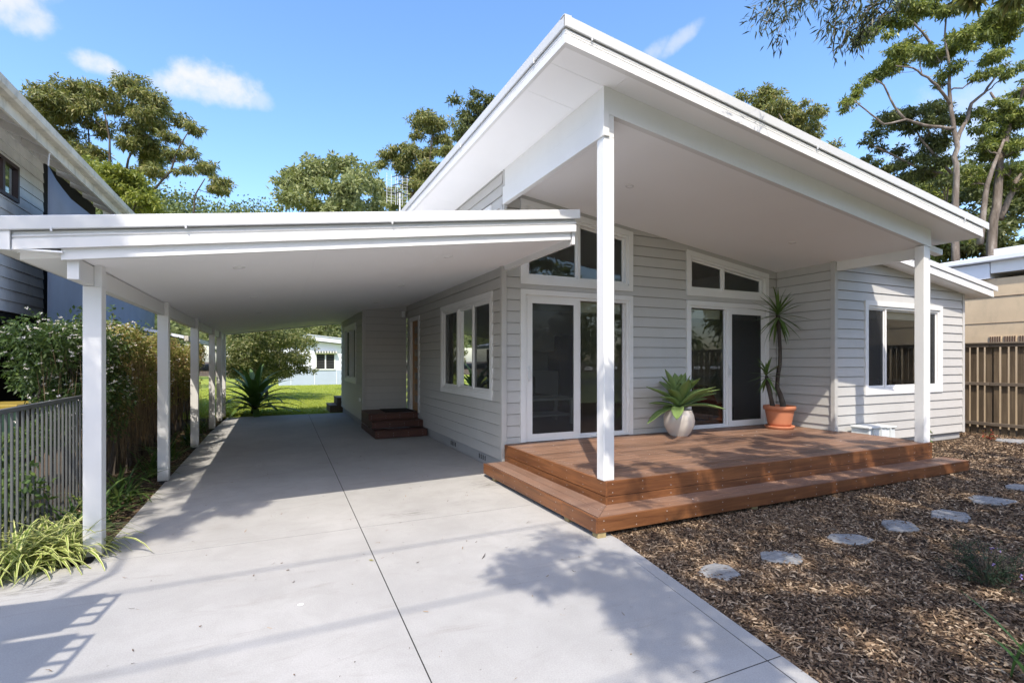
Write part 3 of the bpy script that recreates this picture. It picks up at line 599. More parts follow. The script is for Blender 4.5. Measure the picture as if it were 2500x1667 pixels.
# porch ceiling, beams, posts, downlights
zc4 = lambda x0, x1, y0, y1, h0, h1: [(x, y, ZC(x)+h) for h in (h0, h1) for x, y in ((x0, y0), (x1, y0), (x1, y1), (x0, y1))]
MB().hexa(zc4(2.91, 8.37, 4.115, 6.46, 0, .012)).build('porch_ceiling', 'ceil', house)
pb = holder('porch_frame', house, (5.6, 4.05, .4))
FB = lambda x: ZC(x)-.006
MB().hexa([(2.85, 4.05, FB(2.85)), (8.432, 4.05, FB(8.432)), (8.432, 4.115, FB(8.432)), (2.85, 4.115, FB(2.85)), (2.85, 4.05, S_(2.85)), (8.432, 4.05, S_(8.432)), (8.432, 4.115, S_(8.432)), (2.85, 4.115, S_(2.85))]).build('front_beam', 'white', pb)
MB().box(2.853, 2.912, 4.116, 6.43, 3.935, S_(2.88)).build('side_beam', 'white', pb)
MB().cbox(2.836, 2.905, 4.035, 6.42, 3.70, 3.938, .003).build('side_beam', 'white', pb)
MB().box(8.363, 8.43, 4.13, 5.345, 3.026, 3.30).build('side_beam', 'white', pb)
p_ = MB().cbox(2.852, 2.972, 4.052, 4.172, .40, 3.70, .004).cbox(2.906, 2.972, 4.054, 4.172, 3.6995, 3.935, .003).build('post', 'white', pb)
p_ = MB().cbox(8.255, 8.375, 4.052, 4.172, .40, 3.17, .004).build('post', 'white', pb)
MB().cbox(8.376, 8.432, 4.062, 4.118, .40, FB(8.4), .004).build('post_packer', 'white', pb)
def downlight(x, y, zf, nx, par):
    o = MB().lathe([(.052, .004), (.055, -.002), (.05, -.008), (.038, -.008), (.034, .001)], (0, 0, 0), 24)
    o.v = [(a+x, b+y, zf(a+x)+c) for a, b, c in o.v]; o.build('downlight', 'white', par, True)
for x, y in ((4.074, 5.237), (7.125, 5.233)): downlight(x, y, ZC, 0, house)
# rooms behind the glass
MB().box(2.98, 8.3, 6.5, 12.0, .30, .40).build('interior_floor', 'floor', house); MB().box(8.3, 12.2, 5.5, 12.0, .30, .40).build('interior_floor', 'floor', house)
MB().box(5.4, 12.2, 11.9, 12.0, .4, 4.4).box(2.98, 5.4, 11.9, 12.0, 2.5, 4.4).build('interior_wall', 'inner', house); MB().box(8.30, 8.358, 6.5, 11.9, .4, 3.6).build('interior_wall', 'inner', house); MB().box(8.42, 12.2, 8.9, 9.0, .4, 3.6).build('interior_wall', 'inner', house)
MB().hexa([(2.98, 6.5, 3.95), (12.2, 5.5, 2.85), (12.2, 12, 2.85), (2.98, 12, 3.95), (2.98, 6.5, 3.96), (12.2, 5.5, 2.86), (12.2, 12, 2.86), (2.98, 12, 3.96)]).build('interior_ceiling', 'inner', house)
MB().box(XB+.11, XS-.0, YN+.12, 16.2, .3, .4).box(XB+.6, XB+.66, YN+.12, 16.2, .4, 2.7).build('interior_wall', 'inner', house)
# ------------------------------------------------------------------ carport
cp = thing('carport', 'white open carport with flat sloping roof on slender square posts beside the house', 'carport', (-1.3, 5.05, 0))
YC, XC0, XC1, YCB = 4.62, -1.66, 2.905, 16.4
cr = lambda x, y, h: (x, y, CC(x)+h)
def cslab(x0, x1, y0, y1, h0, h1): return [cr(x, y, h) for h in (h0, h1) for x, y in ((x0, y0), (x1, y0), (x1, y1), (x0, y1))]
croof = MB().hexa(cslab(XC0+.01, XC1-.01, YC+.02, YCB, .19, .235)).build('roof', 'cap', cp)
yy = [YC+.1, 7.3, 10.0, 12.7, YCB-.03]
for a, b in zip(yy, yy[1:]):
    for x0, x1 in ((-1.30, .35), (.35, 1.6), (1.6, 2.87)):
        xx1 = x1 if not (x1 > 2 and a > 12) else 1.84
        if x0 < xx1: MB().hexa(cslab(x0+.0006, xx1-.0006, a+.0006, b-.0006, 0, .01)).build('ceiling_panel', 'ceil', croof)
MB().hexa(cslab(-1.64, 2.89, YC+.12, YCB-.05, .012, .185)).build('roof_frame', 'ceil', croof)
CF = [(0, .062), (.004, .058), (.004, .128), (-.008, .132), (-.008, .143), (.004, .146), (.004, .156), (-.008, .160), (-.008, .182), (-.03, .186), (-.03, .2), (-.06, .2), (-.06, .062)]
CK = [(.03, .186), (.034, .192), (.034, .278), (.028, .284), (-.2, .284), (-.2, .266), (.022, .266), (.022, .186)]
def crun(pr, name, mat, x0, x1): return MB().prism(pr, lambda p, x: (x, YC-p[0], CC(x)+p[1]), x0, x1).build(name, mat, croof)
crun(CF, 'fascia', 'white', XC0+.02, XC1-.01); crun(CK, 'capping', 'cap', XC0-.1, XC1+.02)
MB().prism([(0, -.02), (.045, -.02), (.045, .066), (0, .066)], lambda p, x: (x, YC+.075-p[0]+.0, CC(x)+p[1]+.0), -1.385, XC1-.06).build('front_trimmer', 'white', croof)
MB().box(XC0-.095, XC0+.015, YC-.02, YCB, CC(XC0)+.055, CC(XC0)+.19).build('gutter', 'white', croof)
MB().box(XC0+.016, -1.37, YC+.002, YCB, CC(XC0)+.063, CC(XC0)+.075).build('eave_lining', 'ceil', croof)
MB().hexa([(2.865, YC+.03, CC(2.87)-.07), (2.90, YC+.03, CC(2.87)-.07), (2.90, 6.42, CC(2.87)-.07), (2.865, 6.42, CC(2.87)-.07), (2.865, YC+.03, CC(2.87)+.18), (2.90, YC+.03, CC(2.87)+.18), (2.90, 6.42, CC(2.87)+.18), (2.865, 6.42, CC(2.87)+.18)]).build('end_beam', 'white', croof)
MB().hexa(cslab(-1.37, 1.84, YCB-.028, YCB+.02, -.03, .2)).build('rear_fascia', 'white', croof)
for x in (-1.42, -.62, .95): MB().box(x-.006, x+.006, YC-.04, YC-.03, CC(x)+.17, CC(x)+.2).build('clip', 'alu', croof)
# side beam outside the post line, and six posts with cast-in base plates
MB().cbox(-1.367, -1.297, 4.70, YCB-.05, 2.142, CC(-1.34)-.002, .003).build('side_beam', 'white', cp)
for i, y in enumerate((5.03, 7.815, 10.61, 13.38, 15.0, 16.12)):
    po = MB().cbox(-1.367, -1.247, y, y+.12, .012, 2.14, .004).cbox(-1.296, -1.247, y+.002, y+.118, 2.139, CC(-1.27)-.001, .003).build('post', 'white', cp)
    MB().box(-1.345, -1.262, y-.003, y, .04, .16).build('base_plate', 'white', po)
    bl = MB(); 
    for dx in (-.325, -.285):
        bl.lathe([(.004, 0), (.004, .003)], (0, 0, 0), 8); n8 = len(bl.v)
        for q in range(n8-16, n8): bl.v[q] = (-1.0+dx+bl.v[q][0], y-.003-bl.v[q][2], .125+bl.v[q][1])
    bl.build('bolt', 'alu', po)
    MB().box(-1.35, -1.265, y+.01, y+.11, -.04, .013).build('stirrup', 'gap', po)
for x, y in ((-.31, 5.468), (-.265, 7.983), (1.74, 5.431), (1.772, 7.855), (1.848, 10.485), (-.27, 10.5)): downlight(x, y, CC, 0, cp)
# ------------------------------------------------------------------ deck
dk = thing('timber_deck', 'reddish brown hardwood deck with a wraparound step in front of the sliding doors', 'deck', (5.6, 5.2, 0))
DX0, DX1, DY0, DY1, DZ = 2.885, 8.39, 4.05, 6.44, .40
nb = 17; pit = (DY1-DY0)/nb
for i in range(nb):
    y0 = DY0+i*pit; x1 = DX1 if y0+pit < YW-.05 else XW-.03
    cut = rng.uniform(3.8, 7.2); x0 = DX0 if y0 > 4.2 else 2.886
    for a, b in ((x0, cut), (cut, x1)): MB().cbox(a+.001, b-.001, y0+.003, y0+pit-.003, DZ-.022, DZ, .005).build('deck_board', 'deck', dk)
MB().box(DX0+.03, DX1-.04, DY0+.04, DY1, .08, DZ-.024).build('joist_frame', 'gap', dk)
def fas(x0, x1, y0, y1, z0, z1, mat, name='fascia_board'): return MB().cbox(x0, x1, y0, y1, z0, z1, .003).build(name, mat, dk)
fas(DX0-.004, DX1+.022, DY0-.022, DY0-.001, .256, DZ+.001, 'fasciaX'); fas(DX0-.002, DX1+.020, DY0-.020, DY0-.001, .10, .251, 'fasciaX')
fas(DX0-.026, DX0-.005, DY0-.021, 6.40, .256, DZ+.001, 'fasciaY'); fas(DX0-.024, DX0-.003, DY0-.019, 6.40, .10, .251, 'fasciaY')
fas(DX1, DX1+.021, DY0+.0, YW-.06, .256, DZ+.001, 'fasciaY'); fas(DX1, DX1+.019, DY0+.0, YW-.06, .10, .251, 'fasciaY')
# wraparound step: mitred treads, fascia, feet
SX0, SX1, SY0, SZ = 2.552, 8.65, 3.715, .18
def tread(k0, k1):
    a, b = .02+(DY0-SY0-.045)*k0, .02+(DY0-SY0-.045)*k1
    def pr(pts, mat, name='tread_board'):
        n = len(pts); vs = [(*p, SZ-.024) for p in pts]+[(*p, SZ) for p in pts]
        MB().add(vs, [tuple(range(n))[::-1], tuple(range(n, 2*n))]+[(i, (i+1) % n, n+(i+1) % n, n+i) for i in range(n)]).build(name, mat, dk)
    g = .002
    pr([(SX0+a, SY0+a+g), (SX0+b-g, SY0+b+g), (SX0+b-g, 6.35), (SX0+a, 6.35)], 'deckY')
    xm = 5.9+rng.uniform(-.5, .5)
    pr([(SX0+a+g, SY0+a), (xm, SY0+a), (xm, SY0+b-g), (SX0+b+g, SY0+b-g)], 'deck'); pr([(xm+.003, SY0+a), (SX1, SY0+a), (SX1, SY0+b-g), (xm+.003, SY0+b-g)], 'deck')
tread(0, .485); tread(.5, 1)
fas(SX0+.0, SX1+.022, SY0-.002, SY0+.019, .047, SZ+.001, 'fasciaX', 'step_fascia'); fas(SX0-.021, SX0-.001, SY0-.002, 4.30, .047, SZ+.001, 'fasciaY', 'step_fascia'); fas(SX0-.021, SX0-.001, 4.302, 6.36, .047, SZ+.001, 'fasciaY', 'step_fascia')
fas(SX1+.001, SX1+.021, SY0+.02, DY0-.03, .047, SZ+.001, 'fasciaY', 'step_fascia')
MB().box(SX0+.03, SX1-.03, SY0+.03, DY0, .055, SZ-.026).box(SX0+.03, DX0, DY0, 6.33, .055, SZ-.026).build('step_frame', 'gap', dk)
for x, y in ((2.556, 3.722), (2.556, 4.21), (2.556, 6.02), (2.62, 5.1), (4.5, 3.76), (6.5, 3.76)):
    MB().box(x, x+.085, y, y+.085, -.015, .056).build('foot', 'pine', dk)
sc = MB()
def scr(x, y, z, ax):
    r = .0045; pts = [(r*math.cos(k*math.pi/3), r*math.sin(k*math.pi/3)) for k in range(6)]
    sc.add([(x, y+p, z+q) if ax == 0 else (x+p, y, z+q) if ax == 1 else (x+p, y+q, z) for p, q in pts], [tuple(range(6))])
for k in range(16):
    x = DX0+.05+k*.36
    if x < DX1:
        for z in (.29, .37): scr(x, DY0-.0232, z, 1)
        scr(x, DY0-.0212, .21, 1)
for k in range(18):
    x = SX0+.06+k*.355
    if x < SX1:
        for z in (.075, .15): scr(x, SY0-.0032, z, 1)
        for d_ in (.07, .22): scr(x+.1, SY0+d_, SZ+.0009, 2)
for k in range(8):
    y = DY0+.06+k*.32
    for z in (.29, .37): scr(DX0-.0272, y, z, 0)
    scr(DX0-.0252, y, .21, 0)
for k in range(9):
    y = SY0+.06+k*.32
    for z in (.075, .15): scr(SX0-.0222, y, z, 0)
    for d_ in (.07, .22): scr(SX0+d_, y+.2, SZ+.0009, 2)
for j in range(nb):
    for k in range(13):
        for d_ in (.03, .1):
            if DX0+.1+k*.45 < 8.3: scr(DX0+.1+k*.45, DY0+j*pit+d_+.005, DZ+.0009, 2)
tag(sc.build('screw_heads', 'steel', dk, False, False), kind='stuff')
# ------------------------------------------------------------------ entry steps, mat, rear steps
es = thing('entry_steps', 'dark red timber steps up to the side entry door under the carport', 'steps', (2.3, 11, 0))
for y0, z in ((10.27, .155), (10.62, .30), (11.04, .43)):
    y1 = 12.05 if z > .4 else {.155: 10.66, .30: 11.08}[z]; w = (1.79, 2.845)
    MB().cbox(w[0], w[1], y0, y0+.022, z-(.145 if z < .2 else .13), z-.022, .003).build('riser', 'step', es)
    n = 3 if z < .4 else 7; q = (y1-y0)/n
    for i in range(n): MB().cbox(w[0]-.004, w[1], y0-.008+i*q+.002, y0-.008+(i+1)*q-.002, z-.021, z, .003).build('tread', 'step', es)
    MB().cbox(w[0], w[0]+.022, y0+.023, 12.05, max(.012, z-.145), z-.022, .003).build('side_board', 'step', es)
sc2 = sc; sc = MB()
for k in range(4):
    for y0, z in ((10.27, .155), (10.62, .30), (11.04, .43)):
        for dz in (.05, .1): scr(1.85+k*.3, y0-.0008, z-dz, 1)
tag(sc.build('screw_heads', 'steel', es, False, False), kind='stuff')
o = MB().cbox(2.18, 2.80, 11.25, 11.95, .431, .446, .004).build('door_mat', 'mat'); tag(o, 'black doormat on the top entry step by the side door', 'doormat')
rsx = thing('rear_steps', 'grey weathered timber steps at the far rear corner of the house', 'steps', (1.7, 17, 0))
for i, (y0, y1, x0, z) in enumerate(((16.42, 17.6, 1.5, .19), (16.45, 17.5, 1.72, .42))):
    for k in range(3): MB().cbox(x0+k*.1, x0+k*.1+.096, y0, y1, z-.03, z, .003).build('tread', 'greywood', rsx)
    MB().cbox(x0+.01, x0+.3, y0+.01, y1-.01, -.02, z-.031, .003).build('riser', 'greywood', rsx)
MB().cbox(1.98, 2.3, 16.46, 17.45, -.02, .42, .003).build('riser', 'greywood', rsx)
# ------------------------------------------------------------------ potted plants
def strap_part(name, mat, par, *a, **k):
    V, F, A = strap_arrays(*a, **k); return npmesh(name, V, F, mat, par, True, A)
ag = thing('potted_agave', 'broad-leaved green agave in a rounded white glazed pot on the deck', 'potted plant', (5.66, 6.06, DZ))
c = (5.66, 6.06, DZ)
MB().lathe([(.11, .0), (.14, .0), (.148, .02), (.185, .07), (.224, .15), (.234, .23), (.222, .32), (.197, .385), (.193, .40), (.182, .40), (.18, .37), (.178, .34)], c, 40).build('pot', 'pot', ag, True)
MB().lathe([(.177, .345), (.10, .36), (.02, .37)], c, 24).build('soil', 'soil', ag, True)
r2 = random.Random(12)
for i in range(30):
    t = i/29; az = i*2.39996+.6; el = R(-16+84*t**.85+r2.uniform(-13, 13)); L = (.68-.20*t**2)*r2.uniform(.72, 1.10); w = .20*r2.uniform(.9, 1.1)*(1-.15*t)
    b = (c[0]+.03*math.cos(az), c[1]+.03*math.sin(az), c[2]+.42+.08*t)
    droop_ = r2.uniform(8, 44)
    if math.sin(az) > .55 and el < R(35): L *= .6
    V = []; F = []; p = np.array(b); e = el+R(16); seg = 9; na = 5
    for j in range(seg+1):
        s_ = j/seg; d = np.array([math.cos(az)*math.cos(e), math.sin(az)*math.cos(e), math.sin(e)]); sd = np.array([-math.sin(az), math.cos(az), 0]); nn = np.cross(d, sd); nn *= (1 if nn[2] > 0 else -1)
        ww = w*.5*(.5+.5*math.sin(min(1, s_/.5)*math.pi/2)) if s_ < .5 else w*.5*max(0, 1-((s_-.5)/.5)**2.1)
        for q in range(na):
            a = (q/(na-1)-.5)*2; V.append(p+sd*a*ww+nn*(abs(a)**1.5)*ww*.38)
        p = p+d*L/seg; e -= R(droop_)/seg*(1.1 if s_ < .6 else -.8)
    F = [(j*na+q, j*na+q+1, (j+1)*na+q+1, (j+1)*na+q) for j in range(seg) for q in range(na-1)]
    lo = npmesh('leaf', V, F, 'agave', ag, True); md = lo.modifiers.new('thick', 'SOLIDIFY'); md.thickness = .007
yu = thing('potted_yucca', 'tall two-stemmed yucca in a terracotta pot at the deck corner', 'potted plant', (7.82, 5.98, DZ)); c = (7.82, 5.98, DZ)
MB().lathe([(.17, .0), (.215, .0), (.235, .045), (.23, .055), (.20, .05), (.17, .04)], c, 36).build('saucer', 'terracotta', yu, True)
MB().lathe([(.15, .04), (.172, .04), (.188, .10), (.222, .29), (.228, .315), (.25, .32), (.255, .375), (.25, .39), (.228, .39), (.225, .36)], c, 40).build('pot', 'terracotta', yu, True)
MB().lathe([(.222, .345), (.12, .36), (.02, .365)], c, 24).build('soil', 'soil', yu, True)
yt = [(7.86, 5.96, .72), (7.87, 5.95, .80), (7.80, 5.94, .95), (7.71, 5.94, 1.10), (7.73, 5.94, 1.30), (7.78, 5.94, 1.5), (7.78, 5.94, 1.75), (7.76, 5.94, 2.0), (7.74, 5.94, 2.2), (7.73, 5.94, 2.32)]
MB().tube(yt, [.052, .048, .042, .038, .033, .031, .030, .030, .034, .03], 12).build('stem', 'barkd', yu, True)
y2 = [(7.68, 5.99, .72), (7.62, 5.98, .9), (7.55, 5.97, 1.05), (7.51, 5.97, 1.18), (7.49, 5.97, 1.3)]
MB().tube(y2, [.04, .034, .03, .032, .03], 10).build('stem', 'barkd', yu, True)
for (hx, hy, hz), n, L0 in (((7.73, 5.94, 2.26), 40, .54), ((7.49, 5.97, 1.24), 24, .36)):
    for i in range(n):
        t = i/n; az = i*2.39996; el = R(-62+145*t+r2.uniform(-8, 8)); L = L0*(r2.uniform(.85, 1.1))*(1-.15*t)
        if math.sin(az)*math.cos(el)*L > .42: L *= .7
        strap_part('leaf', 'yucca', yu, [(hx, hy, hz+.12*t)], [az], [el], [L], [.044*r2.uniform(.85, 1.15)], [R(r2.uniform(5, 30))], seg=5, fold=.35)
# grey plastic box behind the deck
gb = thing('storage_box', 'pale grey plastic box against the wing wall behind the deck', 'box', (9.0, 5.15, 0))
MB().hexa([(8.64, 5.0, .03), (9.38, 5.0, .03), (9.38, 5.30, .03), (8.64, 5.30, .03), (8.66, 5.02, .45), (9.36, 5.02, .45), (9.36, 5.29, .45), (8.66, 5.29, .45)]).build('body', 'plastic', gb)
MB().cbox(8.63, 9.1, 4.99, 5.30, .452, .49, .01).build('lid', 'plastic', gb); MB().cbox(9.112, 9.385, 4.99, 5.30, .44, .47, .01).build('lid', 'plastic', gb)
for x in (8.75, 8.95, 9.2): MB().cbox(x, x+.02, 4.985, 5.02, .1, .44, .004).build('rib', 'plastic', gb)
# ------------------------------------------------------------------ flagstones in the mulch
stones = [(2.963, 2.79, .20, 'nearest the concrete driveway, dark'), (3.637, 2.778, .21, 'second from the driveway'), (4.512, 2.769, .22, 'third from the driveway'), (5.248, 2.773, .22, 'fourth from the driveway'),
          (6.043, 2.748, .27, 'fifth from the driveway, long'), (7.041, 2.816, .27, 'sixth from the driveway, pale'), (8.05, 2.925, .27, 'seventh from the driveway at the picture edge'), (12.6, 4.75, .42, 'alone by the timber fence')]
for i, (x, y, r_, l) in enumerate(stones):
    n = r2.randint(7, 9); pts = []
    for k in range(n):
        a = 2*math.pi*(k+r2.uniform(-.3, .3))/n; rr = r_*.84*r2.uniform(.74, 1.14); pts.append((x+rr*math.cos(a)*1.08, y+rr*math.sin(a)*.82))
    z = mz(x, y)+.004; t_ = .018; m = MB(); cx_ = (x, y); q = lambda p, s_: (x+(p[0]-x)*s_, y+(p[1]-y)*s_)
    rings = [[(*q(p, 1.0), z-.05) for p in pts], [(*q(p, 1.0), z+t_*.6+r2.uniform(-.004, .004)) for p in pts], [(*q(p, .93), z+t_+r2.uniform(-.004, .004)) for p in pts], [(*q(p, .5), z+t_+r2.uniform(-.003, .004)) for p in pts]]
    fs = [tuple(range(3*n, 4*n))]+[(a*n+k, a*n+(k+1) % n, (a+1)*n+(k+1) % n, (a+1)*n+k) for a in range(3) for k in range(n)]
    tag(m.add([v for rg_ in rings for v in rg_], fs).build('stepping_stone', 'stone'), 'flat grey stepping stone in the mulch, '+l, 'stepping stone', 'stepping stones across the mulch')
# ------------------------------------------------------------------ paling fence on the right boundary
pf = thing('paling_fence', 'weathered brown timber paling fence with rails along the right boundary', 'fence', (13.4, 2, 0))
pal = None
for k in range(104):
    y = 8.0-k*.125; lapped = k % 2
    base = MB(); h = .085 if not lapped else .10
    x0 = 13.40 if not lapped else 13.418
    if k < 2: o = base.cbox(x0, x0+.014, y, y+h, .02, 1.86, .002).build('paling', 'paling', pf); pal = (pal or [])+[o]
    else:
        o = pal[lapped].copy(); link(o); o.parent = pf; o.location = (0, -(k-lapped)*.125+rng.uniform(-.004, .004), rng.uniform(-.012, .012))
for z0, z1, x0 in ((1.835, 1.90, 13.362), (1.04, 1.105, 13.362), (.215, .28, 13.362)):
    for a, b in ((-5, -2.4), (-2.395, .2), (.205, 2.8), (2.805, 5.4), (5.405, 8.1)): MB().cbox(x0, 13.398, a, b, z0, z1, .004).build('rail', 'greywood', pf)
for a, b in ((-5, -.4), (-.395, 3.6), (3.605, 8.1)): MB().cbox(13.34, 13.46, a, b, 1.902, 1.932, .004).build('cap_rail', 'greywood', pf)
MB().cbox(13.432, 13.456, -5, 8.1, -.03, .16, .003).build('plinth_board', 'greywood', pf)
for y in (-4.9, -2.4, .2, 2.8, 5.4, 8): MB().cbox(13.44, 13.53, y-.05, y+.05, -.1, 1.87, .004).build('post', 'paling', pf)
# ------------------------------------------------------------------ right-hand neighbour
rn = thing('rendered_house', 'tan rendered house with white eaves and pale metal roof beyond the paling fence', 'house', (17, 7, 0))
MB().box(15, 20, 1.8, 13, -.1, 3.44).build('wall', 'tan', rn)
MB().box(14.985, 15.0, 1.8, 13, 3.02, 3.03).build('render_joint', 'brown', rn); MB().box(14.988, 15.0, 1.8, 13, 2.42, 2.425).build('render_joint', 'brown', rn)
MB().box(14.93, 20, 6.02, 13.3, 3.45, 3.80).build('eave', 'bluewhite', rn); MB().box(14.93, 20, 1.6, 6.0, 3.56, 3.90).build('eave', 'white', rn)
MB().prism([(0, .0), (.11, .0), (.13, .02), (.13, .11), (.12, .12), (0, .10)], lambda p, y: (14.92-p[0], y, 3.82+p[1]), 1.6, 13.3).build('gutter', 'bluewhite', rn)
for k in range(48):                                       # roof tile courses showing as a scalloped edge
    y = 1.7+k*.24
    MB().hexa([(14.86, y, 3.90), (14.86, y+.2, 3.90), (17, y+.2, 4.05), (17, y, 4.05), (14.86, y+.04, 3.94), (14.86, y+.16, 3.94), (17, y+.16, 4.09), (17, y+.04, 4.09)]).build('roof_rib', 'palemetal', rn)
MB().hexa([(14.86, 1.6, 3.87), (14.86, 13.3, 3.87), (17, 13.3, 4.02), (17, 1.6, 4.02), (14.86, 1.6, 3.90), (14.86, 13.3, 3.90), (17, 13.3, 4.05), (17, 1.6, 4.05)]).build('roof', 'palemetal', rn)
MB().box(15.2, 16.2, 5.3, 6.05, 3.9, 4.15).build('skylight', 'white', rn)
for g_ in range(5):
    y = 6.05-g_*.26; gv = MB().box(14.982, 14.999, y-.22, y, 1.975, 2.12).build('air_vent', 'tan', rn)
    for q in range(5): MB().box(14.972, 14.981, y-.205+q*.042, y-.185+q*.042, 1.985, 2.11).build('vent_slot', 'brown', gv)
# ------------------------------------------------------------------ left-hand neighbour: raised weatherboard house
ln = thing('raised_house', 'raised old cream weatherboard house with lichen-stained gutter on the left', 'house', (-6, 10, 0))
XL = -4.7
wall('side_wall', 'y', XL, 1, 9.95, 14.7, 2.5, lambda y: 6.05, [(11.3, 13.44, 4.70, 5.42, 5.42, 1)], ln, 'nboard', 'nboard', 2.5, .215)
w_ = holder('window', ln, (XL, 12.4, 4.7)); f = mp('y', XL, 1)
for u0, u1, z0, z1 in ((11.3, 11.37, 4.70, 5.42), (13.37, 13.44, 4.70, 5.42), (11.37, 13.37, 4.70, 4.77), (11.37, 13.37, 5.35, 5.42), (12.75, 12.84, 4.77, 5.35)): pbox(MB(), f, u0, u1, -.05, .05, z0, z1).build('frame', 'frame_dark', w_)
MB().add([f(11.37, -.02, 4.77), f(13.37, -.02, 4.77), f(13.37, -.02, 5.35), f(11.37, -.02, 5.35)], [(0, 1, 2, 3)]).build('pane', 'glass', w_)
MB().box(-9.9, XL-.12, 9.95, 10.05, 2.5, 6.0).build('end_wall', 'nboard', ln)
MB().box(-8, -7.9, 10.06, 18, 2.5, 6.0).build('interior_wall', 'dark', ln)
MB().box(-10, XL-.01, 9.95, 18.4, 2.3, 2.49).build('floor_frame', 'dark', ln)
MB().box(-9.5, -9.4, 9.95, 20, -.5, 2.3).box(-9.4, XL-.3, 18.3, 18.4, -.5, 2.3).build('underfloor_wall', 'dark', ln)  # near-black walls stand for the shade below the floor
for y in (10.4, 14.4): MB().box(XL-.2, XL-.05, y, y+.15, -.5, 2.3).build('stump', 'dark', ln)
MB().box(XL-.12, XL-.005, 14.71, 18.4, 2.5, 6.0).build('recess_shade', 'dark', ln)  # flat near-black panel painted as the shade of a recess
lroof = MB().hexa([(-3.80, 9.5, 5.86), (-3.80, 19.4, 5.86), (-9.5, 19.4, 8.2), (-9.5, 9.5, 8.2), (-3.80, 9.5, 5.91), (-3.80, 19.4, 5.91), (-9.5, 19.4, 8.25), (-9.5, 9.5, 8.25)]).build('roof', 'nfascia', ln)
MB().box(-3.93, -3.89, 9.5, 19.4, 5.52, 5.85).build('fascia', 'nfascia', lroof)
MB().prism([(0, 0), (.12, 0), (.16, .04), (.16, .17), (.145, .17), (.145, .05), (.0, .03)], lambda p, y: (-3.888+p[0], y, 5.70+p[1]), 9.5, 19.42).build('gutter', 'nfascia', lroof)
for k in range(11):
    y = 19-k*.9
    MB().hexa([(-4.68, y, 5.94), (-3.94, y, 5.62), (-3.94, y+.12, 5.62), (-4.68, y+.12, 5.94), (-4.68, y, 6.16), (-3.94, y, 5.85), (-3.94, y+.12, 5.85), (-4.68, y+.12, 6.16)]).build('rafter_tail', 'nboard', lroof)
# unseen stand-in canopy, added and shaped to cast the slatted shadow on the concrete
slc = thing('shadow_canopy', 'made-up low canopy on posts left of the driveway, shaped to cast a slatted shadow', 'canopy', (-2.4, 2, 0))
for y in (2.75, 1.2): MB().cbox(-2.47, -2.39, y-.04, y+.04, -.1, 1.9, .004).build('post', 'nboard', slc)
MB().cbox(-2.47, -2.39, .6, 2.9, 1.905, 1.995, .004).build('beam', 'nboard', slc)
def up_(x, y, z): k = z/SUN_TO.z; return (x+SUN_TO.x*k, y+SUN_TO.y*k, z)
for j in range(4):
    yo = -.556*j; z = 2.0; aw = holder('shadow_outline', slc, up_(-1.1, 3.9+yo, z))
    def sh(pts, nm, t=.02):
        n = len(pts); vs = [up_(x, y+yo, z) for x, y in pts]; vs2 = [(a, b, c_+t) for a, b, c_ in vs]
        MB().add(vs+vs2, [tuple(range(n))[::-1], tuple(range(n, 2*n))]+[(i, (i+1) % n, n+(i+1) % n, n+i) for i in range(n)]).build(nm, 'nboard', aw)
    sh([(-1.73, 4.295), (-1.03, 4.222), (-1.015, 4.19), (-1.12, 3.74), (-1.73, 3.76)], 'panel')
    sh([(-.955, 4.168), (-.935, 4.178), (-.968, 3.785), (-.992, 3.785)], 'rail')
    for q in range(4):
        y_ = 4.19-q*.128; sh([(-1.04-q*.022, y_), (-.95-q*.009, y_-.02), (-.952-q*.009, y_-.045), (-1.04-q*.022, y_-.03)], 'slat')
# shade sail hung from that eave
sv = []; ns_ = 24; nh = 10
for i in range(ns_+1):
    t = i/ns_; y = 12.62+t*9.6; ztop = 5.30-.30*min(1, (y-12.62)/1.2)**.6-max(0, y-15.5)*.2
    for j in range(nh+1):
        s_ = j/nh; sv.append((-3.95-.10*math.sin(s_*math.pi)*math.sin(t*9)-.05*math.sin(y*5)*s_, y, ztop+(1.0-ztop)*s_))
so_ = MB().add(sv, [(i*(nh+1)+j, i*(nh+1)+j+1, (i+1)*(nh+1)+j+1, (i+1)*(nh+1)+j) for i in range(ns_) for j in range(nh)]).build('shade_sail', 'sail', None, True, False)
so_.modifiers.new('thick', 'SOLIDIFY').thickness = .006
tag(so_, 'slate grey shade sail hanging from the eave of the left house', 'shade sail')
MB().tube([(-3.95, 12.62, 5.29), (-3.94, 12.60, 5.40), (-3.93, 12.59, 5.48), (-3.91, 12.58, 5.56)], .014, 6).build('hook', 'alu', so_)
# small shed beyond the vine
sh_ = thing('garden_shed', 'low white-roofed shed behind the flowering vine', 'shed', (-3.4, 17, 0))
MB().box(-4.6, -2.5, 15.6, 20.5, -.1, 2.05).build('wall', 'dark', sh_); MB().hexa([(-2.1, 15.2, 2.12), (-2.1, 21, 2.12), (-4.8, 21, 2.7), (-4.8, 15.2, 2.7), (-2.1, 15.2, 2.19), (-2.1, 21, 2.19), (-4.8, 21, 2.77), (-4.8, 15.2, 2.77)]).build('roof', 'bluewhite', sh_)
MB().box(-2.09, -2.0, 15.2, 21, 2.06, 2.19).build('gutter', 'nfascia', sh_)
# yellow-lidded bin under the raised house
bn = thing('wheelie_bin', 'dark bin with a yellow lid under the raised house behind the metal fence', 'bin', (-3.15, 8.4, -.1))
MB().hexa([(-3.4, 8.2, -.15), (-2.9, 8.2, -.15), (-2.9, 8.75, -.15), (-3.4, 8.75, -.15), (-3.45, 8.15, .96), (-2.85, 8.15, .96), (-2.85, 8.82, .96), (-3.45, 8.82, .96)]).build('body', 'dkgreen', bn); MB().cbox(-3.47, -2.83, 8.12, 8.85, .962, 1.02, .01).build('lid', 'yellow', bn)
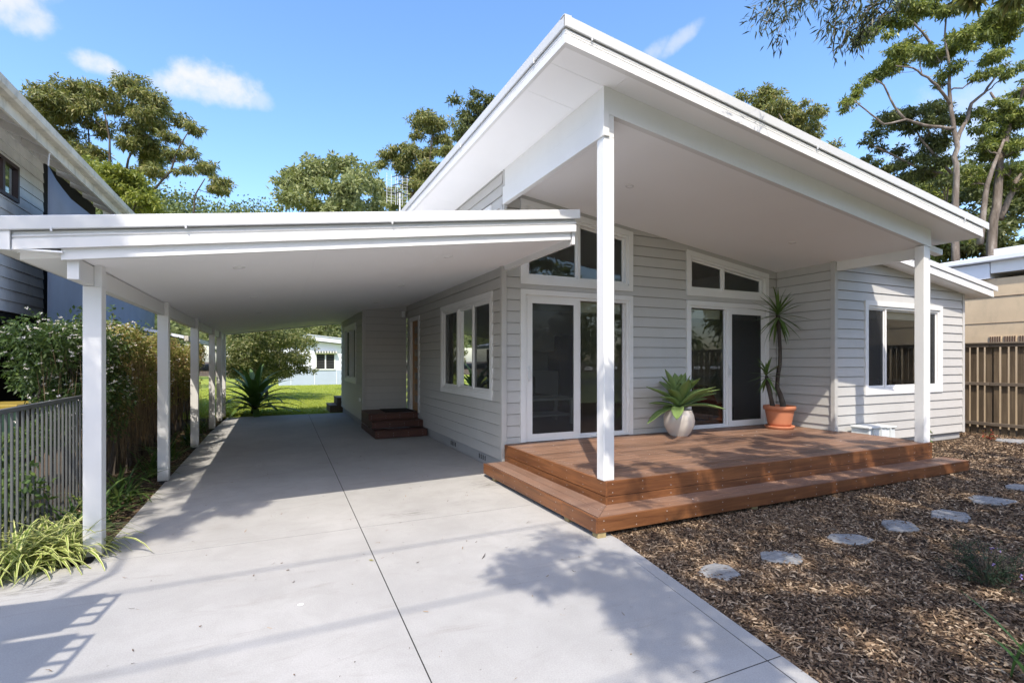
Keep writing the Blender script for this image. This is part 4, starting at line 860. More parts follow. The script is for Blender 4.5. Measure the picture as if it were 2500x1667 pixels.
# ------------------------------------------------------------------ metal fence, left bed
mf = thing('metal_fence', 'dark grey metal pool-style fence with upright bars in the left bed', 'fence', (-1.8, 5.5, 0))
MB().cbox(-1.82, -1.78, 4.55, 6.9, 1.165, 1.20, .003).build('top_rail', 'fence', mf); MB().cbox(-1.82, -1.78, 4.55, 6.9, .08, .115, .003).build('bottom_rail', 'fence', mf)
b0 = None
for k in range(25):
    if b0 is None: b0 = MB().cbox(-1.808, -1.792, 4.60, 4.616, .116, 1.164, .002).build('bar', 'fence', mf)
    else: o = b0.copy(); link(o); o.parent = mf; o.location = (0, k*.0925, 0)
for y in (4.55, 6.9): MB().cbox(-1.825, -1.775, y-.025, y+.025, -.1, 1.19, .003).build('post', 'fence', mf)
# ------------------------------------------------------------------ rear cottage
ct = thing('rear_cottage', 'small white and blue-grey cottage across the rear lawn', 'cottage', (3.5, 37, 0))
MB().box(.2, 7.5, 35.8, 40, -.1, .93).build('lower_wall', 'bluegrey', ct)
MB().hexa([(.2, 35.79, .931), (7.5, 35.79, .931), (7.5, 40, .931), (.2, 40, .931), (.2, 35.79, 3.05), (7.5, 35.79, 2.3), (7.5, 40, 2.3), (.2, 40, 3.05)]).build('upper_wall', 'bluewhite', ct)
for x in (.9, 2.33, 3.70, 5.0): MB().box(x, x+.03, 35.775, 35.79, 0, 2.4).build('cover_batten', 'bluewhite', ct)
MB().hexa([(-.2, 35.3, 3.14), (8, 35.3, 2.28), (8, 40.3, 2.28), (-.2, 40.3, 3.14), (-.2, 35.3, 3.42), (8, 35.3, 2.56), (8, 40.3, 2.56), (-.2, 40.3, 3.42)]).build('roof', 'bluewhite', ct)
MB().hexa([(-.25, 35.25, 3.43), (8.1, 35.25, 2.57), (8.1, 40.3, 2.57), (-.25, 40.3, 3.43), (-.25, 35.25, 3.50), (8.1, 35.25, 2.64), (8.1, 40.3, 2.64), (-.25, 40.3, 3.50)]).build('roof_sheet', 'roofgrey', ct)
w_ = holder('window', ct, (3, 35.75, .95)); f = mp('x', 35.79, -1)
for u0, u1, z0, z1 in ((2.38, 2.46, .96, 2.06), (3.56, 3.64, .96, 2.06), (2.46, 3.56, .96, 1.03), (2.46, 3.56, 1.99, 2.06), (2.97, 3.05, 1.03, 1.99)): pbox(MB(), f, u0, u1, -.02, .05, z0, z1).build('frame', 'white', w_)
pbox(MB(), f, 2.46, 3.56, .0, .015, 1.03, 1.99).build('pane', 'dark', w_)
for k in range(5): pbox(MB(), f, 2.46, 3.56, .016, .022, 1.18+k*.17, 1.19+k*.17).build('louvre', 'fence', w_)
for k in range(16): pbox(MB(), f, 2.34+k*.085, 2.34+k*.085+.083, .02, .35, 2.06, 2.2).build('awning_stripe', 'awn' if k % 2 else 'awnd', w_)
# TV antenna on the roof
an = thing('tv_antenna', 'flat panel television antenna on a thin mast above the roof edge', 'antenna', (2.66, 12, 4.4))
MB().tube([(2.66, 12, 4.40), (2.66, 12, 5.5)], .018, 8).build('mast', 'alu', an)
for dx, a_ in ((-.16, .35), (.10, -.15)):
    pn = MB()
    for k in range(9): pn.tube([(2.62+dx-.12, 12-.1*a_, 5.28+k*.07), (2.62+dx+.12, 12+.1*a_, 5.28+k*.07+.02)], .004, 4)
    for k in (-.11, 0, .11): pn.tube([(2.62+dx+k, 12+k*a_, 5.22), (2.62+dx+k, 12+k*a_, 5.92)], .005, 4)
    pn.build('grid_panel', 'alu', an)
for k in range(3): MB().tube([(2.45, 11.85, 5.4+k*.2), (2.62, 11.8, 5.45+k*.2), (2.85, 11.85, 5.42+k*.2)], .014, 4).build('dipole', 'black', an)
# ------------------------------------------------------------------ furniture behind the glass
t_ = thing('coffee_table', 'low white table inside the left sliding door', 'table', (4.3, 8.3, .4))
MB().cbox(3.9, 5.0, 8.0, 8.7, .84, .88).build('top', 'furn', t_)
for x in (3.92, 4.92):
    for y in (8.02, 8.62): MB().cbox(x, x+.06, y, y+.06, .40, .84).build('leg', 'furn', t_)
MB().cbox(3.93, 4.97, 8.04, 8.66, .55, .58).build('shelf', 'furn', t_)
s__ = thing('sofa', 'dark sofa with a pale throw inside the left sliding door', 'sofa', (4.3, 9.8, .4))
MB().cbox(3.3, 5.4, 9.4, 10.3, .42, .82, .05).build('seat', 'sofa', s__); MB().cbox(3.3, 5.4, 10.3, 10.55, .42, 1.22, .06).build('backrest', 'sofa', s__); MB().cbox(4.2, 4.8, 10.27, 10.57, .95, 1.25, .03).build('throw', 'furn', s__)
k_ = thing('kitchen_cabinet', 'white kitchen cupboards with a dark oven tower deep in the room', 'cabinet', (6.2, 11.6, .4))
MB().cbox(5.45, 6.55, 11.3, 11.88, .4, 1.3).build('bench', 'furn', k_); MB().cbox(6.57, 7.1, 11.25, 11.88, .4, 2.2).build('oven_tower', 'black', k_); MB().cbox(5.45, 6.55, 11.5, 11.88, 1.8, 2.4).build('wall_cupboard', 'furn', k_)
d_ = thing('armchair', 'black bow-backed chair inside the right sliding door', 'chair', (6.75, 7.6, .4))
MB().cbox(6.45, 7.0, 7.4, 7.95, .75, .81, .02).build('seat', 'black', d_)
MB().tube([(6.45, 7.95, .8), (6.43, 7.98, 1.15), (6.55, 8.0, 1.4), (6.72, 8.0, 1.46), (6.9, 8.0, 1.4), (7.02, 7.98, 1.15), (7.0, 7.95, .8)], .02, 8).build('back_bow', 'black', d_)
for k in range(5): MB().tube([(6.53+k*.1, 7.95, .8), (6.53+k*.1, 8.0, 1.4)], .008, 5).build('spindle', 'black', d_)
for x in (6.5, 6.95):
    for y in (7.45, 7.9): MB().tube([(x, y, .4), (x, y, .77)], .018, 6).build('leg', 'black', d_)
d_ = thing('lounge_chair', 'dark chair with a red cushion inside the right sliding door', 'chair', (7.6, 7.2, .4))
MB().cbox(7.3, 7.95, 7.0, 7.6, .42, .72, .05).build('seat', 'sofa', d_); MB().cbox(7.3, 7.95, 7.6, 7.8, .42, 1.05, .05).build('backrest', 'sofa', d_)
MB().hexa([(7.38, 7.25, .72), (7.75, 7.25, .72), (7.78, 7.40, .72), (7.40, 7.40, .72), (7.38, 7.42, 1.02), (7.75, 7.42, 1.0), (7.78, 7.55, 1.0), (7.40, 7.55, 1.02)]).build('cushion', 'cush', d_)
d_ = thing('bed', 'bed with white pillows behind the wing window', 'bed', (9.9, 6.6, .4))
MB().cbox(9.2, 11.2, 5.9, 7.6, .42, .95, .05).build('mattress', 'pillow', d_); MB().cbox(9.3, 9.85, 6.0, 6.6, .952, 1.12, .07).build('pillow', 'pillow', d_)
d_ = thing('desk_lamp', 'small black lamp standing in the wing window', 'lamp', (10.35, 5.75, .97))
MB().lathe([(.05, 0), (.05, .012), (.008, .02)], (10.35, 5.72, .952), 16).build('base', 'black', d_); MB().tube([(10.35, 5.72, .96), (10.37, 5.72, 1.15), (10.33, 5.72, 1.22)], .008, 6).build('stem', 'alu', d_); MB().tube([(10.40, 5.72, 1.26), (10.32, 5.72, 1.20), (10.22, 5.72, 1.15)], [.03, .05, .075], 12).build('shade', 'black', d_)
# ------------------------------------------------------------------ street side behind the camera (seen only in the glass and as shadows)
for i, (y, z) in enumerate(((-1.55, 8.6), (-2.62, 8.6), (-3.75, 8.6))):
    o = MB().tube([(x, y+.012*x, z-.35*(1-(x/30)**2)) for x in lin(-30, 30, 24)], .0125, 6).build('power_line', 'cable'); tag(o, 'black overhead power line crossing above the driveway, '+('nearest the house', 'middle one of three', 'nearest the street')[i], 'power line', 'overhead power lines')
for x in (-30.2, 30.2):
    pp = thing('power_pole', 'timber power pole at the street end of the lines, '+('left' if x < 0 else 'right'), 'pole', (x, -2.6, 0), 'power poles'); MB().tube([(x, -2.6, -.3), (x, -2.6, 9.6)], [.17, .12], 12).build('pole', 'barkd', pp); MB().box(x-.05, x+.05, -4.6, -.7, 8.45, 8.58).build('crossarm', 'greywood', pp)
sf = thing('street_fence', 'black metal picket fence along the street behind the driveway', 'fence', (6, -6.5, 0))
pk = MB()
for k in range(200): pk.box(-9+k*.12, -8.985+k*.12, -6.51, -6.495, .0, 1.25)
tag(pk.build('pickets', 'black', sf), kind='stuff'); MB().box(-9, 15, -6.52, -6.49, 1.1, 1.14).build('rail', 'black', sf); MB().box(-9, 15, -6.52, -6.49, .12, .16).build('rail', 'black', sf)
# ------------------------------------------------------------------ vegetation
def blob_leaves(centers, radii, per, rg, L, Wd, flat=.7, up_bias=.35, droop=.5, shell=.55):
    """leaf positions and directions spread through ellipsoidal clumps, thicker towards the top of each"""
    P = []; D = []
    for c_, r_, n in zip(centers, radii, per):
        d = unit(rg.normal(size=(n, 3))); d[:, 2] = d[:, 2]+up_bias*rg.random(n); d = unit(d)
        rr = (shell+(1-shell)*rg.random(n)**.5)*rg.uniform(.75, 1.12, n); lump = 1+.22*np.sin(d[:, 0]*5+c_[1]*3)+.18*np.sin(d[:, 1]*7+d[:, 2]*6+c_[0])
        p = np.array(c_)+d*(rr*lump)[:, None]*np.array([r_, r_, r_*flat]); P.append(p)
        dd = d*.6+rg.normal(size=(n, 3))*.7; dd[:, 2] -= droop; D.append(dd)
    P = np.concatenate(P); D = np.concatenate(D); n = len(P)
    return leaf_arrays(P, D, L*rg.uniform(.6, 1.25, n), Wd*rg.uniform(.7, 1.2, n), rg)
def skeleton(base_paths, targets, r0, rg, mb, side=5, twig=3, twr=.5):
    """branches from given trunk paths [(points, r_start, r_end)] out to every foliage clump"""
    nodes = []
    for pts, ra, rb in base_paths:
        pts = [Vector(p) for p in pts]; fine = []; rad = []
        n = len(pts)-1
        for i in range(n):
            for k in range(3): fine.append(pts[i].lerp(pts[i+1], k/3))
        fine.append(pts[-1])
        m = len(fine); rad = [ra+(rb-ra)*i/(m-1) for i in range(m)]
        fine = [p+Vector(rg.normal(size=3))*rad[i]*.25 for i, p in enumerate(fine)]
        mb.tube(fine, rad, max(side, 7)); nodes += list(zip(fine, rad))
    order = sorted(range(len(targets)), key=lambda i: min((Vector(targets[i][0])-p).length for p, _ in nodes))
    for i in order:
        c_, cr_ = targets[i]; c_ = Vector(c_); best = None
        for p, r_ in nodes:
            dv = c_-p; cost = dv.length+max(0, p.z-c_.z)*2.2+(0 if dv.z > .25*dv.length else .35*dv.length)
            if best is None or cost < best[0]: best = (cost, p, r_)
        _, p, r_ = best; dv = c_-p; ln_ = dv.length
        if ln_ < .05: continue
        mid = p+dv*.5+Vector((0, 0, -.10*ln_))+Vector(rg.normal(size=3))*ln_*.07; q1 = p+dv*.25+Vector(rg.normal(size=3))*ln_*.04; q3 = p+dv*.78+Vector(rg.normal(size=3))*ln_*.04
        path = [p, q1, mid, q3, c_]; rr = [min(r_*.62, .03+.016*ln_+.02*cr_)*k for k in (1, .85, .7, .52, .36)]
        mb.tube(path, rr, side, False); nodes += [(q, w_) for q, w_ in zip(path[1:], rr[1:])]
        for k in range(twig):
            e = c_+Vector(unit(rg.normal(size=3)))*cr_*.75+Vector((0, 0, .25*cr_)); s_ = mid.lerp(c_, rg.random()**.7); mb.tube([s_, s_.lerp(e, .5)+Vector(rg.normal(size=3))*cr_*.1, e], [rr[-1]*twr*1.3, rr[-1]*twr, rr[-1]*twr*.5], 4, False)
def tree(name, label, clumps, w, seed, base_paths_px, mat='euc', bark='bark', leafL=.32, leafW=.08, dens=1., zoom=(0, 0, 1), dj=.5, flat=.62, r0=.25, group=None, droop=.55, trunkw=None, fill=0, twig=8, shell=.5, sub=19., maxn=60000, rk=1.18):
    """a tree whose foliage clumps sit where the photograph shows them, at distance w with real depth"""
    ox, oy, sc_ = zoom; rg = np.random.default_rng(seed); cs = []; rs_ = []
    g = lambda x, y: (ox+x/sc_, oy+y/sc_)
    for (x, y, r_) in clumps:
        px, py = g(x, y); rw = rk*r_/sc_/FPX*w; dw = rg.uniform(-1, 1)*dj*4*rw
        cs.append(pix(px, py, w+dw)); rs_.append(rw*(w+dw)/w)
    n0 = len(cs)
    for q in range(fill):                                 # extra tufts between neighbouring clumps
        i = int(rg.integers(0, n0)); ds = sorted(range(n0), key=lambda j: (cs[j]-cs[i]).length); j = ds[int(rg.integers(1, 4))]; t_ = rg.uniform(.3, .7); cs.append(cs[i].lerp(cs[j], t_)+Vector(rg.normal(size=3))*rs_[i]*.4); rs_.append((rs_[i]+rs_[j])*.5*rg.uniform(.5, .9))
    paths = []
    for pts, ra, rb in base_paths_px:
        paths.append(([pix(*g(x, y), w+dx) for x, y, dx in pts], ra, rb))
    b = paths[0][0][0]; gz = Vector((b.x, b.y, -.1)); paths[0] = ([gz, gz.lerp(b, .5)]+paths[0][0], paths[0][1]*1.25, paths[0][2])
    t = thing(name, label, 'tree', gz, group); mb = MB(); skeleton(paths, list(zip(cs, rs_)), r0, rg, mb, 5, twig)
    mb.build('trunk', bark, t, True, False)
    # break every clump into smaller leafy tufts, so outlines are ragged with gaps
    C2 = []; R2 = []; N2 = []
    for c_, r_ in zip(cs, rs_):
        k = 15
        for q in range(k):
            d = unit(rg.normal(size=3)); d[2] = abs(d[2])*.9-.15; C2.append(np.array(c_)+d*r_*rg.uniform(.2, 1.22)*np.array([1, 1, flat])); rr = r_*rg.uniform(.17, .42); R2.append(rr); N2.append(rr*rr)
    tot = min(maxn, dens*sub*sum(N2)/(leafL*leafW)); k = tot/sum(N2); N2 = [max(6, int(n*k)) for n in N2]
    V, F = blob_leaves(C2, R2, N2, rg, leafL, leafW, .7, .4, droop, shell)
    npmesh('crown', V, F, mat, t); return t
Z1 = (0, 150, 3.357)
T1 = [(400, 330, 120), (540, 280, 120), (690, 265, 120), (850, 275, 110), (1000, 225, 100), (1095, 200, 90), (1150, 290, 110), (1280, 360, 100), (1350, 430, 80), (340, 430, 105), (480, 470, 110), (620, 420, 100), (760, 380, 100), (1050, 420, 110), (1180, 450, 110), (430, 580, 90), (560, 610, 95), (600, 710, 80), (840, 590, 85), (1080, 580, 105), (1230, 560, 95), (1380, 630, 70), (1480, 510, 80), (1580, 570, 75), (1050, 690, 95), (1240, 700, 95), (690, 780, 60), (820, 780, 55), (1200, 850, 100), (1270, 930, 80), (1400, 780, 70), (1580, 770, 75), (1540, 910, 60), (1690, 900, 80), (1830, 1010, 75), (1760, 1060, 60), (300, 480, 70)]
tree('gum_tree', 'large spreading gum tree behind the left house', T1, 34, 11, [([(905, 1500, 0), (905, 1100, 0), (905, 880, 0), (900, 650, 0), (860, 430, 0)], .13, .04), ([(1000, 1500, 1), (1010, 1100, 1), (1020, 930, 1), (1060, 800, 1), (1120, 640, 1), (1150, 400, 1)], .12, .035), ([(1020, 1500, -1), (1200, 1120, -1), (1400, 900, -1), (1470, 700, -1), (1530, 600, -1)], .09, .03), ([(1560, 1500, -2), (1590, 1230, -2), (1600, 1100, -2), (1680, 960, -2)], .08, .03), ([(740, 1500, 1), (730, 1000, 1), (730, 700, 1), (720, 450, 1)], .10, .03)], 'euc', 'barkd', .30, .08, 1.0, Z1, .5, .75, fill=38, group=None, maxn=70000)
T2 = [(700, 870, 90), (800, 880, 100), (900, 930, 110), (1000, 960, 100), (1080, 1000, 90), (950, 1050, 120), (1080, 1080, 110), (1150, 1150, 120), (1050, 1180, 120), (1200, 1210, 90), (850, 1000, 90), (1150, 1060, 60)]
tree('yellow_tree', 'bright yellow-green bushy tree just above the left gutter', T2, 24, 12, [([(1000, 1400, 0), (980, 1150, 0), (950, 980, 0)], .10, .04)], 'yell', 'barkd', .22, .09, 1.1, Z1, .3, .75, shell=.6, droop=.2, maxn=26000)
T3 = [(720, 440, 34), (760, 420, 40), (800, 425, 40), (850, 410, 38), (880, 440, 36), (740, 470, 42), (800, 470, 48), (860, 470, 44), (910, 470, 40), (950, 490, 36), (700, 490, 30), (760, 510, 44), (830, 515, 48), (900, 515, 44), (970, 510, 28), (690, 455, 22), (820, 400, 22)]
tree('pale_tree', 'pale green rounded tree behind the carport roof', T3, 22, 13, [([(905, 640, 0), (890, 560, 0), (850, 490, 0)], .10, .04)], 'pale', 'barkd', .20, .085, 1.0, (0, 0, 1), .5, .8, shell=.5, droop=.15, maxn=26000)
Z6 = (900, 200, 3.357)
T4 = [(390, 370, 85), (490, 320, 80), (610, 345, 80), (380, 450, 60), (600, 470, 85), (250, 560, 75), (165, 620, 70), (90, 690, 50), (330, 620, 85), (450, 600, 95), (570, 580, 60), (630, 585, 80), (250, 700, 75), (350, 750, 95), (470, 720, 90), (560, 710, 80), (390, 850, 85), (480, 820, 70), (340, 930, 50)]
tree('gum_tree', 'gum tree rising behind the antenna left of the tall roof', T4, 30, 14, [([(345, 1150, 0), (340, 960, 0), (420, 800, 0), (500, 640, 0), (520, 450, 0)], .10, .03)], 'euc', 'barkd', .24, .07, 1.0, Z6, .5, .75, fill=16, maxn=40000)
T4b = [(715, 150, 40), (865, 85, 32), (850, 180, 48), (905, 120, 30), (970, 170, 48), (1000, 150, 30), (780, 270, 48), (870, 230, 50), (810, 320, 65), (760, 420, 55), (890, 320, 60), (730, 460, 40), (820, 400, 60), (940, 240, 45)]
tree('gum_tree', 'dark slender gum touching the left edge of the tall roof', T4b, 26, 15, [([(800, 900, 0), (760, 560, 0), (800, 380, 0), (860, 200, 0), (870, 110, 0)], .08, .02)], 'eucd', 'barkd', .24, .075, 1.15, Z6, .4, .7, maxn=20000)
ZB = (1800, 0, 3.357)
T5 = [(30, 790, 50), (235, 760, 65), (330, 760, 38), (230, 830, 48), (190, 890, 80), (340, 870, 90), (410, 940, 70), (550, 850, 36), (560, 950, 85), (650, 945, 65), (620, 1060, 80), (480, 1040, 50), (800, 1190, 50), (640, 1120, 50), (300, 960, 70), (500, 1130, 60), (700, 1250, 60)]
tree('gum_tree', 'gum tree crown showing just over the right slope of the tall roof', T5, 34, 16, [([(420, 1500, 0), (420, 1200, 0), (380, 1000, 0), (280, 850, 0)], .12, .04)], 'euc', 'bark', .34, .09, 1.0, ZB, .4, .75, fill=12, maxn=30000)
T6 = [(1000, 340, 55), (1080, 275, 65), (1180, 215, 75), (1280, 155, 65), (1350, 60, 75), (1450, 90, 85), (1400, 200, 65), (1560, 60, 85), (1620, 115, 55), (1850, 40, 70), (1310, 420, 75), (1400, 430, 75), (1500, 450, 80), (1620, 470, 80), (1750, 400, 85), (1850, 305, 90), (1950, 240, 85), (2080, 180, 110), (2200, 130, 110), (2300, 200, 110), (2010, 330, 90), (2200, 300, 90), (1350, 520, 60), (1230, 590, 65), (1120, 630, 65), (1040, 690, 45), (980, 780, 45), (900, 850, 45), (870, 910, 28), (1680, 640, 50), (1780, 560, 60), (1650, 700, 35), (2100, 480, 80), (2050, 620, 70), (2200, 620, 50)]
tree('gum_tree', 'tall pale-limbed gum tree filling the upper right corner', T6, 21, 17, [([(1780, 1900, 0), (1790, 1568, 0), (1800, 1350, 0), (1795, 1150, 0), (1750, 900, 0), (1740, 750, 0), (1740, 550, 0), (1700, 320, 0), (1720, 60, 0)], .125, .025), ([(1800, 1150, 0), (1880, 980, .4), (1920, 850, .6), (2030, 760, .8), (2110, 640, 1), (2230, 520, 1.2)], .085, .03), ([(1740, 860, 0), (1670, 740, -.6), (1560, 640, -1), (1440, 560, -1.3), (1300, 540, -1.5)], .065, .02), ([(1620, 400, -.4), (1540, 300, -.6), (1450, 190, -.8)], .06, .025), ([(1200, 1020, -1.2), (1100, 940, -1.4), (960, 830, -1.5)], .04, .02), ([(1380, 980, -1), (1290, 880, -1.2), (1200, 700, -1.4), (1130, 650, -1.5)], .05, .02), ([(1780, 1050, 0), (1600, 1040, -.5), (1380, 980, -1), (1200, 1020, -1.2)], .07, .03)], 'eucg', 'bark', .20, .058, 1.0, zoom=ZB, dj=.45, flat=.66, fill=34, rk=1.25, maxn=80000)
T7 = [(1540, 910, 75), (1640, 890, 75), (1430, 950, 75), (1260, 960, 65), (1200, 1020, 75), (1130, 1110, 65), (1050, 1170, 38), (1330, 1040, 75), (1450, 1060, 80), (1600, 1020, 90), (1700, 1000, 75), (1550, 1160, 90), (1680, 1180, 80), (1300, 1250, 65), (1180, 1220, 55), (1050, 1310, 45), (1130, 1350, 45), (1400, 1330, 75), (1250, 1400, 60), (1550, 1300, 80), (1720, 1330, 75), (1400, 1450, 65), (1550, 1450, 80), (1700, 1500, 80)]
tree('gum_tree', 'dark lower gum with thin angled limbs left of the pale-limbed gum', T7, 24, 18, [([(1800, 1900, 0), (1790, 1480, 0), (1650, 1300, 0), (1520, 1170, 0), (1450, 1050, 0)], .10, .03), ([(1760, 1450, 0), (1500, 1380, 0), (1250, 1260, 0), (1120, 1200, 0)], .07, .03)], 'eucd', 'bark', .20, .065, .85, zoom=ZB, dj=.5, flat=.66, fill=16, rk=1.25, maxn=44000)
T8 = [(1950, 950, 80), (2080, 1000, 80), (2230, 880, 70), (2150, 850, 55), (2000, 1080, 75), (2100, 1150, 85), (2000, 1250, 85), (2250, 1050, 95), (2310, 1200, 95), (2150, 1280, 85), (2050, 1450, 85), (2250, 1420, 95), (1950, 1500, 75), (2320, 1530, 90), (2330, 560, 55), (2330, 780, 60), (2340, 950, 80)]
tree('gum_tree', 'thick-trunked gum at the far right edge of the picture', T8, 23, 19, [([(2080, 2100, 0), (2110, 1800, 0), (2140, 1500, 0), (2150, 1300, 0), (2220, 1050, 0), (2240, 930, 0), (2150, 860, .5), (2070, 760, .8)], .20, .045), ([(2240, 930, 0), (2300, 840, -.4), (2360, 700, -.8)], .10, .05), ([(1990, 2000, -.8), (2030, 1600, -.8), (2110, 1330, -.8), (2180, 1150, -.5)], .13, .05), ([(2150, 1800, .5), (2250, 1560, .5), (2360, 1380, .5)], .14, .09)], 'eucg', 'bark', .20, .065, .95, zoom=ZB, dj=.5, flat=.68, fill=18, rk=1.3, maxn=50000)
for q, (x0, w_, ht, sd) in enumerate(((2130, 33, 470, 31), (2290, 36, 430, 32), (2450, 33, 400, 33), (2230, 30, 560, 34), (2400, 30, 540, 35))):
    rg = np.random.default_rng(sd); cl = [(x0+rg.normal()*62, ht+abs(rg.normal())*75, rg.uniform(26, 48)) for _ in range(24)]
    tree('dense_tree', ('dark dense tree left of the thick trunk, behind the right roof', 'dark dense tree behind the thick trunk', 'dark dense tree at the right edge behind the gums', 'low dark tree just above the wing roof', 'low dark tree above the tan house roof')[q], cl, w_, sd, [([(x0, 720, 0), (x0, 560, 0)], .2, .08)], 'eucd' if q % 2 == 0 else 'eucg', 'barkd', .32, .14, .8, (0, 0, 1), .6, .8, shell=.45, droop=.25, maxn=13000)
# trees behind the rear cottage and shrub beside it
for q, (x0, y0, w_, sd, sx, sy, mt, n_, lab) in enumerate(((800, 812, 46, 41, 42, 22, 'pale', 16, 'pale tree behind the rear cottage roof'), (700, 790, 40, 42, 34, 28, 'shrub', 16, 'olive tree left of the rear cottage'), (905, 800, 50, 43, 40, 30, 'eucd', 16, 'dark tree far behind the rear cottage'))):
    rg = np.random.default_rng(sd); cl = [(x0+rg.normal()*sx, y0+rg.normal()*sy, rg.uniform(14, 28)) for _ in range(n_)]
    tree('garden_tree', lab, cl, w_, sd, [([(x0, 900, 0), (x0, y0+10, 0)], .2, .08)], mt, 'barkd', .30, .15, .8, (0, 0, 1), .5, .8, shell=.5, droop=.2, maxn=9000)
SH = [(590, 860, 32), (620, 845, 34), (650, 835, 32), (680, 840, 34), (710, 835, 30), (735, 845, 24), (600, 890, 30), (640, 880, 34), (680, 880, 34), (715, 875, 28), (620, 915, 30), (660, 915, 30), (700, 915, 26), (575, 880, 24), (600, 830, 30), (650, 810, 28), (580, 835, 24), (690, 815, 26), (725, 880, 16)]
tree('garden_shrub', 'large olive green shrub between the far carport post and rear cottage', [(x, y, r_*1.3) for x, y, r_ in SH]+[(560, 900, 26), (585, 915, 26), (740, 905, 22), (610, 930, 26), (640, 940, 24)], 20.5, 44, [([(650, 955, 0), (648, 910, 0), (655, 860, 0)], .07, .03), ([(648, 930, 0), (690, 880, .2)], .04, .02), ([(648, 935, 0), (610, 880, .2)], .04, .02)], 'shrub', 'barkd', .12, .045, .8, (0, 0, 1), .6, .85, shell=.45, droop=.3, maxn=34000)['category'] = 'shrub'
# ------------------------------------------------------------------ wooded hill far left
hv = []; hx = lin(-260, 120, 60); hy = lin(95, 300, 26)
def hz(x, y): return -1+(40+3*math.sin(x*.07)+2*math.sin(x*.19+y*.05))*min(1, max(0, (y-90)/62))**.8/(1+math.exp((x-16)/12))+5*min(1, max(0, (y-90)/62))
V = [(x, y, hz(x, y)) for y in hy for x in hx]; n = len(hx)
tag(MB().add(V, [(j*n+i, j*n+i+1, (j+1)*n+i+1, (j+1)*n+i) for j in range(len(hy)-1) for i in range(n-1)]).build('hill', 'hill', None, True, False), kind='structure')
rg = np.random.default_rng(50); cs = []; rs_ = []
for k in range(1500):
    x = rg.uniform(-110, 60); y = rg.uniform(92, 175); z = hz(x, y); r_ = rg.uniform(2.2, 4.2); cs.append((x, y, z+r_*1.1)); rs_.append(r_)
V, F = blob_leaves(cs, rs_, [60]*len(cs), rg, .85, .5, .85, .5, .2, .6); fo = npmesh('forest', V, F, 'wood_far'); tag(fo, kind='stuff')
# ------------------------------------------------------------------ overhanging gum behind the camera (right): dappled shade and hanging twigs
ov = thing('overhanging_gum', 'gum tree leaning over the front yard with leafy twigs hanging into the view', 'tree', (4.6, -5.2, -.1)); rg = np.random.default_rng(61)
cs = []; rs_ = []
SHX, SHY = -SUN_TO.x/SUN_TO.z, -SUN_TO.y/SUN_TO.z
def over(xg, yg, z, r_): cs.append((xg-SHX*z, yg-SHY*z, z)); rs_.append(r_)     # a leafy clump whose shade falls at (xg, yg)
for xg, yg, z, r_ in ((1.85, 3.55, 5.6, .28), (2.2, 3.45, 5.8, .30), (1.95, 3.05, 5.7, .28), (2.2, 2.7, 6.0, .30), (2.3, 2.3, 6.0, .28), (2.05, 2.0, 6.2, .22), (2.4, 1.7, 6.2, .30), (2.5, 3.0, 6.0, .32), (1.75, 3.3, 5.5, .18), (2.0, 2.4, 5.9, .18)): over(xg, yg, z, r_)
pts_ = []
for k in range(900):                                      # patchy: clumps keep their distance so that sun reaches the mulch between them
    xg = rg.uniform(2.55, 9.2); yg = rg.uniform(.9, 3.75)
    if (yg > 3.2 and xg < 3.4) or any((xg-a)**2*.55+(yg-b)**2 < .30**2 for a, b in pts_): continue
    if math.sin(xg*1.9+yg*.7)+math.sin(yg*3.3-xg*.8+1) > 1.15: continue
    pts_.append((xg, yg)); over(xg, yg, rg.uniform(4.3, 6.6), rg.uniform(.20, .33))
for k in range(40): over(rg.uniform(3.4, 8.4), 3.72+rg.uniform(0, 1)**1.3*1.25, rg.uniform(4.4, 6.3), rg.uniform(.13, .26))
for k in range(8): over(rg.uniform(5, 8.4), rg.uniform(5.0, 5.9), rg.uniform(4.6, 6), rg.uniform(.08, .15))
for k in range(16): over(rg.uniform(9, 12.5), rg.uniform(1.5, 4.4), rg.uniform(5, 7), rg.uniform(.22, .36))
tm = MB(); skeleton([([(4.6, -5.2, -.1), (4.5, -5.1, 2.0), (4.2, -4.6, 4.2), (3.6, -3.9, 6.0), (3.2, -3.0, 7.6)], .24, .09), ([(4.2, -4.6, 4.2), (5.6, -3.6, 5.6), (7.2, -2.6, 6.6)], .13, .05), ([(3.6, -3.9, 6.0), (1.6, -2.6, 6.2), (.2, -1.4, 5.8)], .10, .04)], list(zip(cs, rs_)), .2, rg, tm, 5, 2, .35)
# twigs hanging into the frame
hang = [((2190, -60), (2120, 20), (2070, 70), (2050, 120)), ((2250, -80), (2170, -10), (2110, 60), (2100, 110)), ((2150, -70), (2090, -10), (2030, 35), (2010, 70)), ((1960, -70), (1930, -20), (1870, 20), (1835, 45)), ((1990, -80), (1950, -10), (1935, 15), (1905, 70), (1895, 108)), ((2080, -80), (2020, -25), (1985, 8)), ((1950, -60), (1915, 5), (1880, 45), (1868, 60)), ((2230, -60), (2160, 30), (2085, 95), (2080, 112)), ((2120, -50), (2075, 5), (2040, 50), (2035, 95)), ((2210, -60), (2150, 0), (2110, 30), (2090, 70)), ((2060, -70), (2050, -10), (2030, 25)), ((1930, -70), (1900, -15), (1850, 10)), ((1985, -60), (1960, 0), (1925, 25)), ((2170, -60), (2120, 20), (2095, 85)), ((2240, -60), (2190, 20), (2130, 50))]
LP = []; LD = []; hub = pix(2350, -420, 3.6)
tm.tube([Vector((3.2, -3.0, 7.6)), Vector((3.9, -1.2, 7.4)), Vector((4.4, .2, 6.4)), hub], [.07, .05, .035, .02], 6)
nuts = MB()
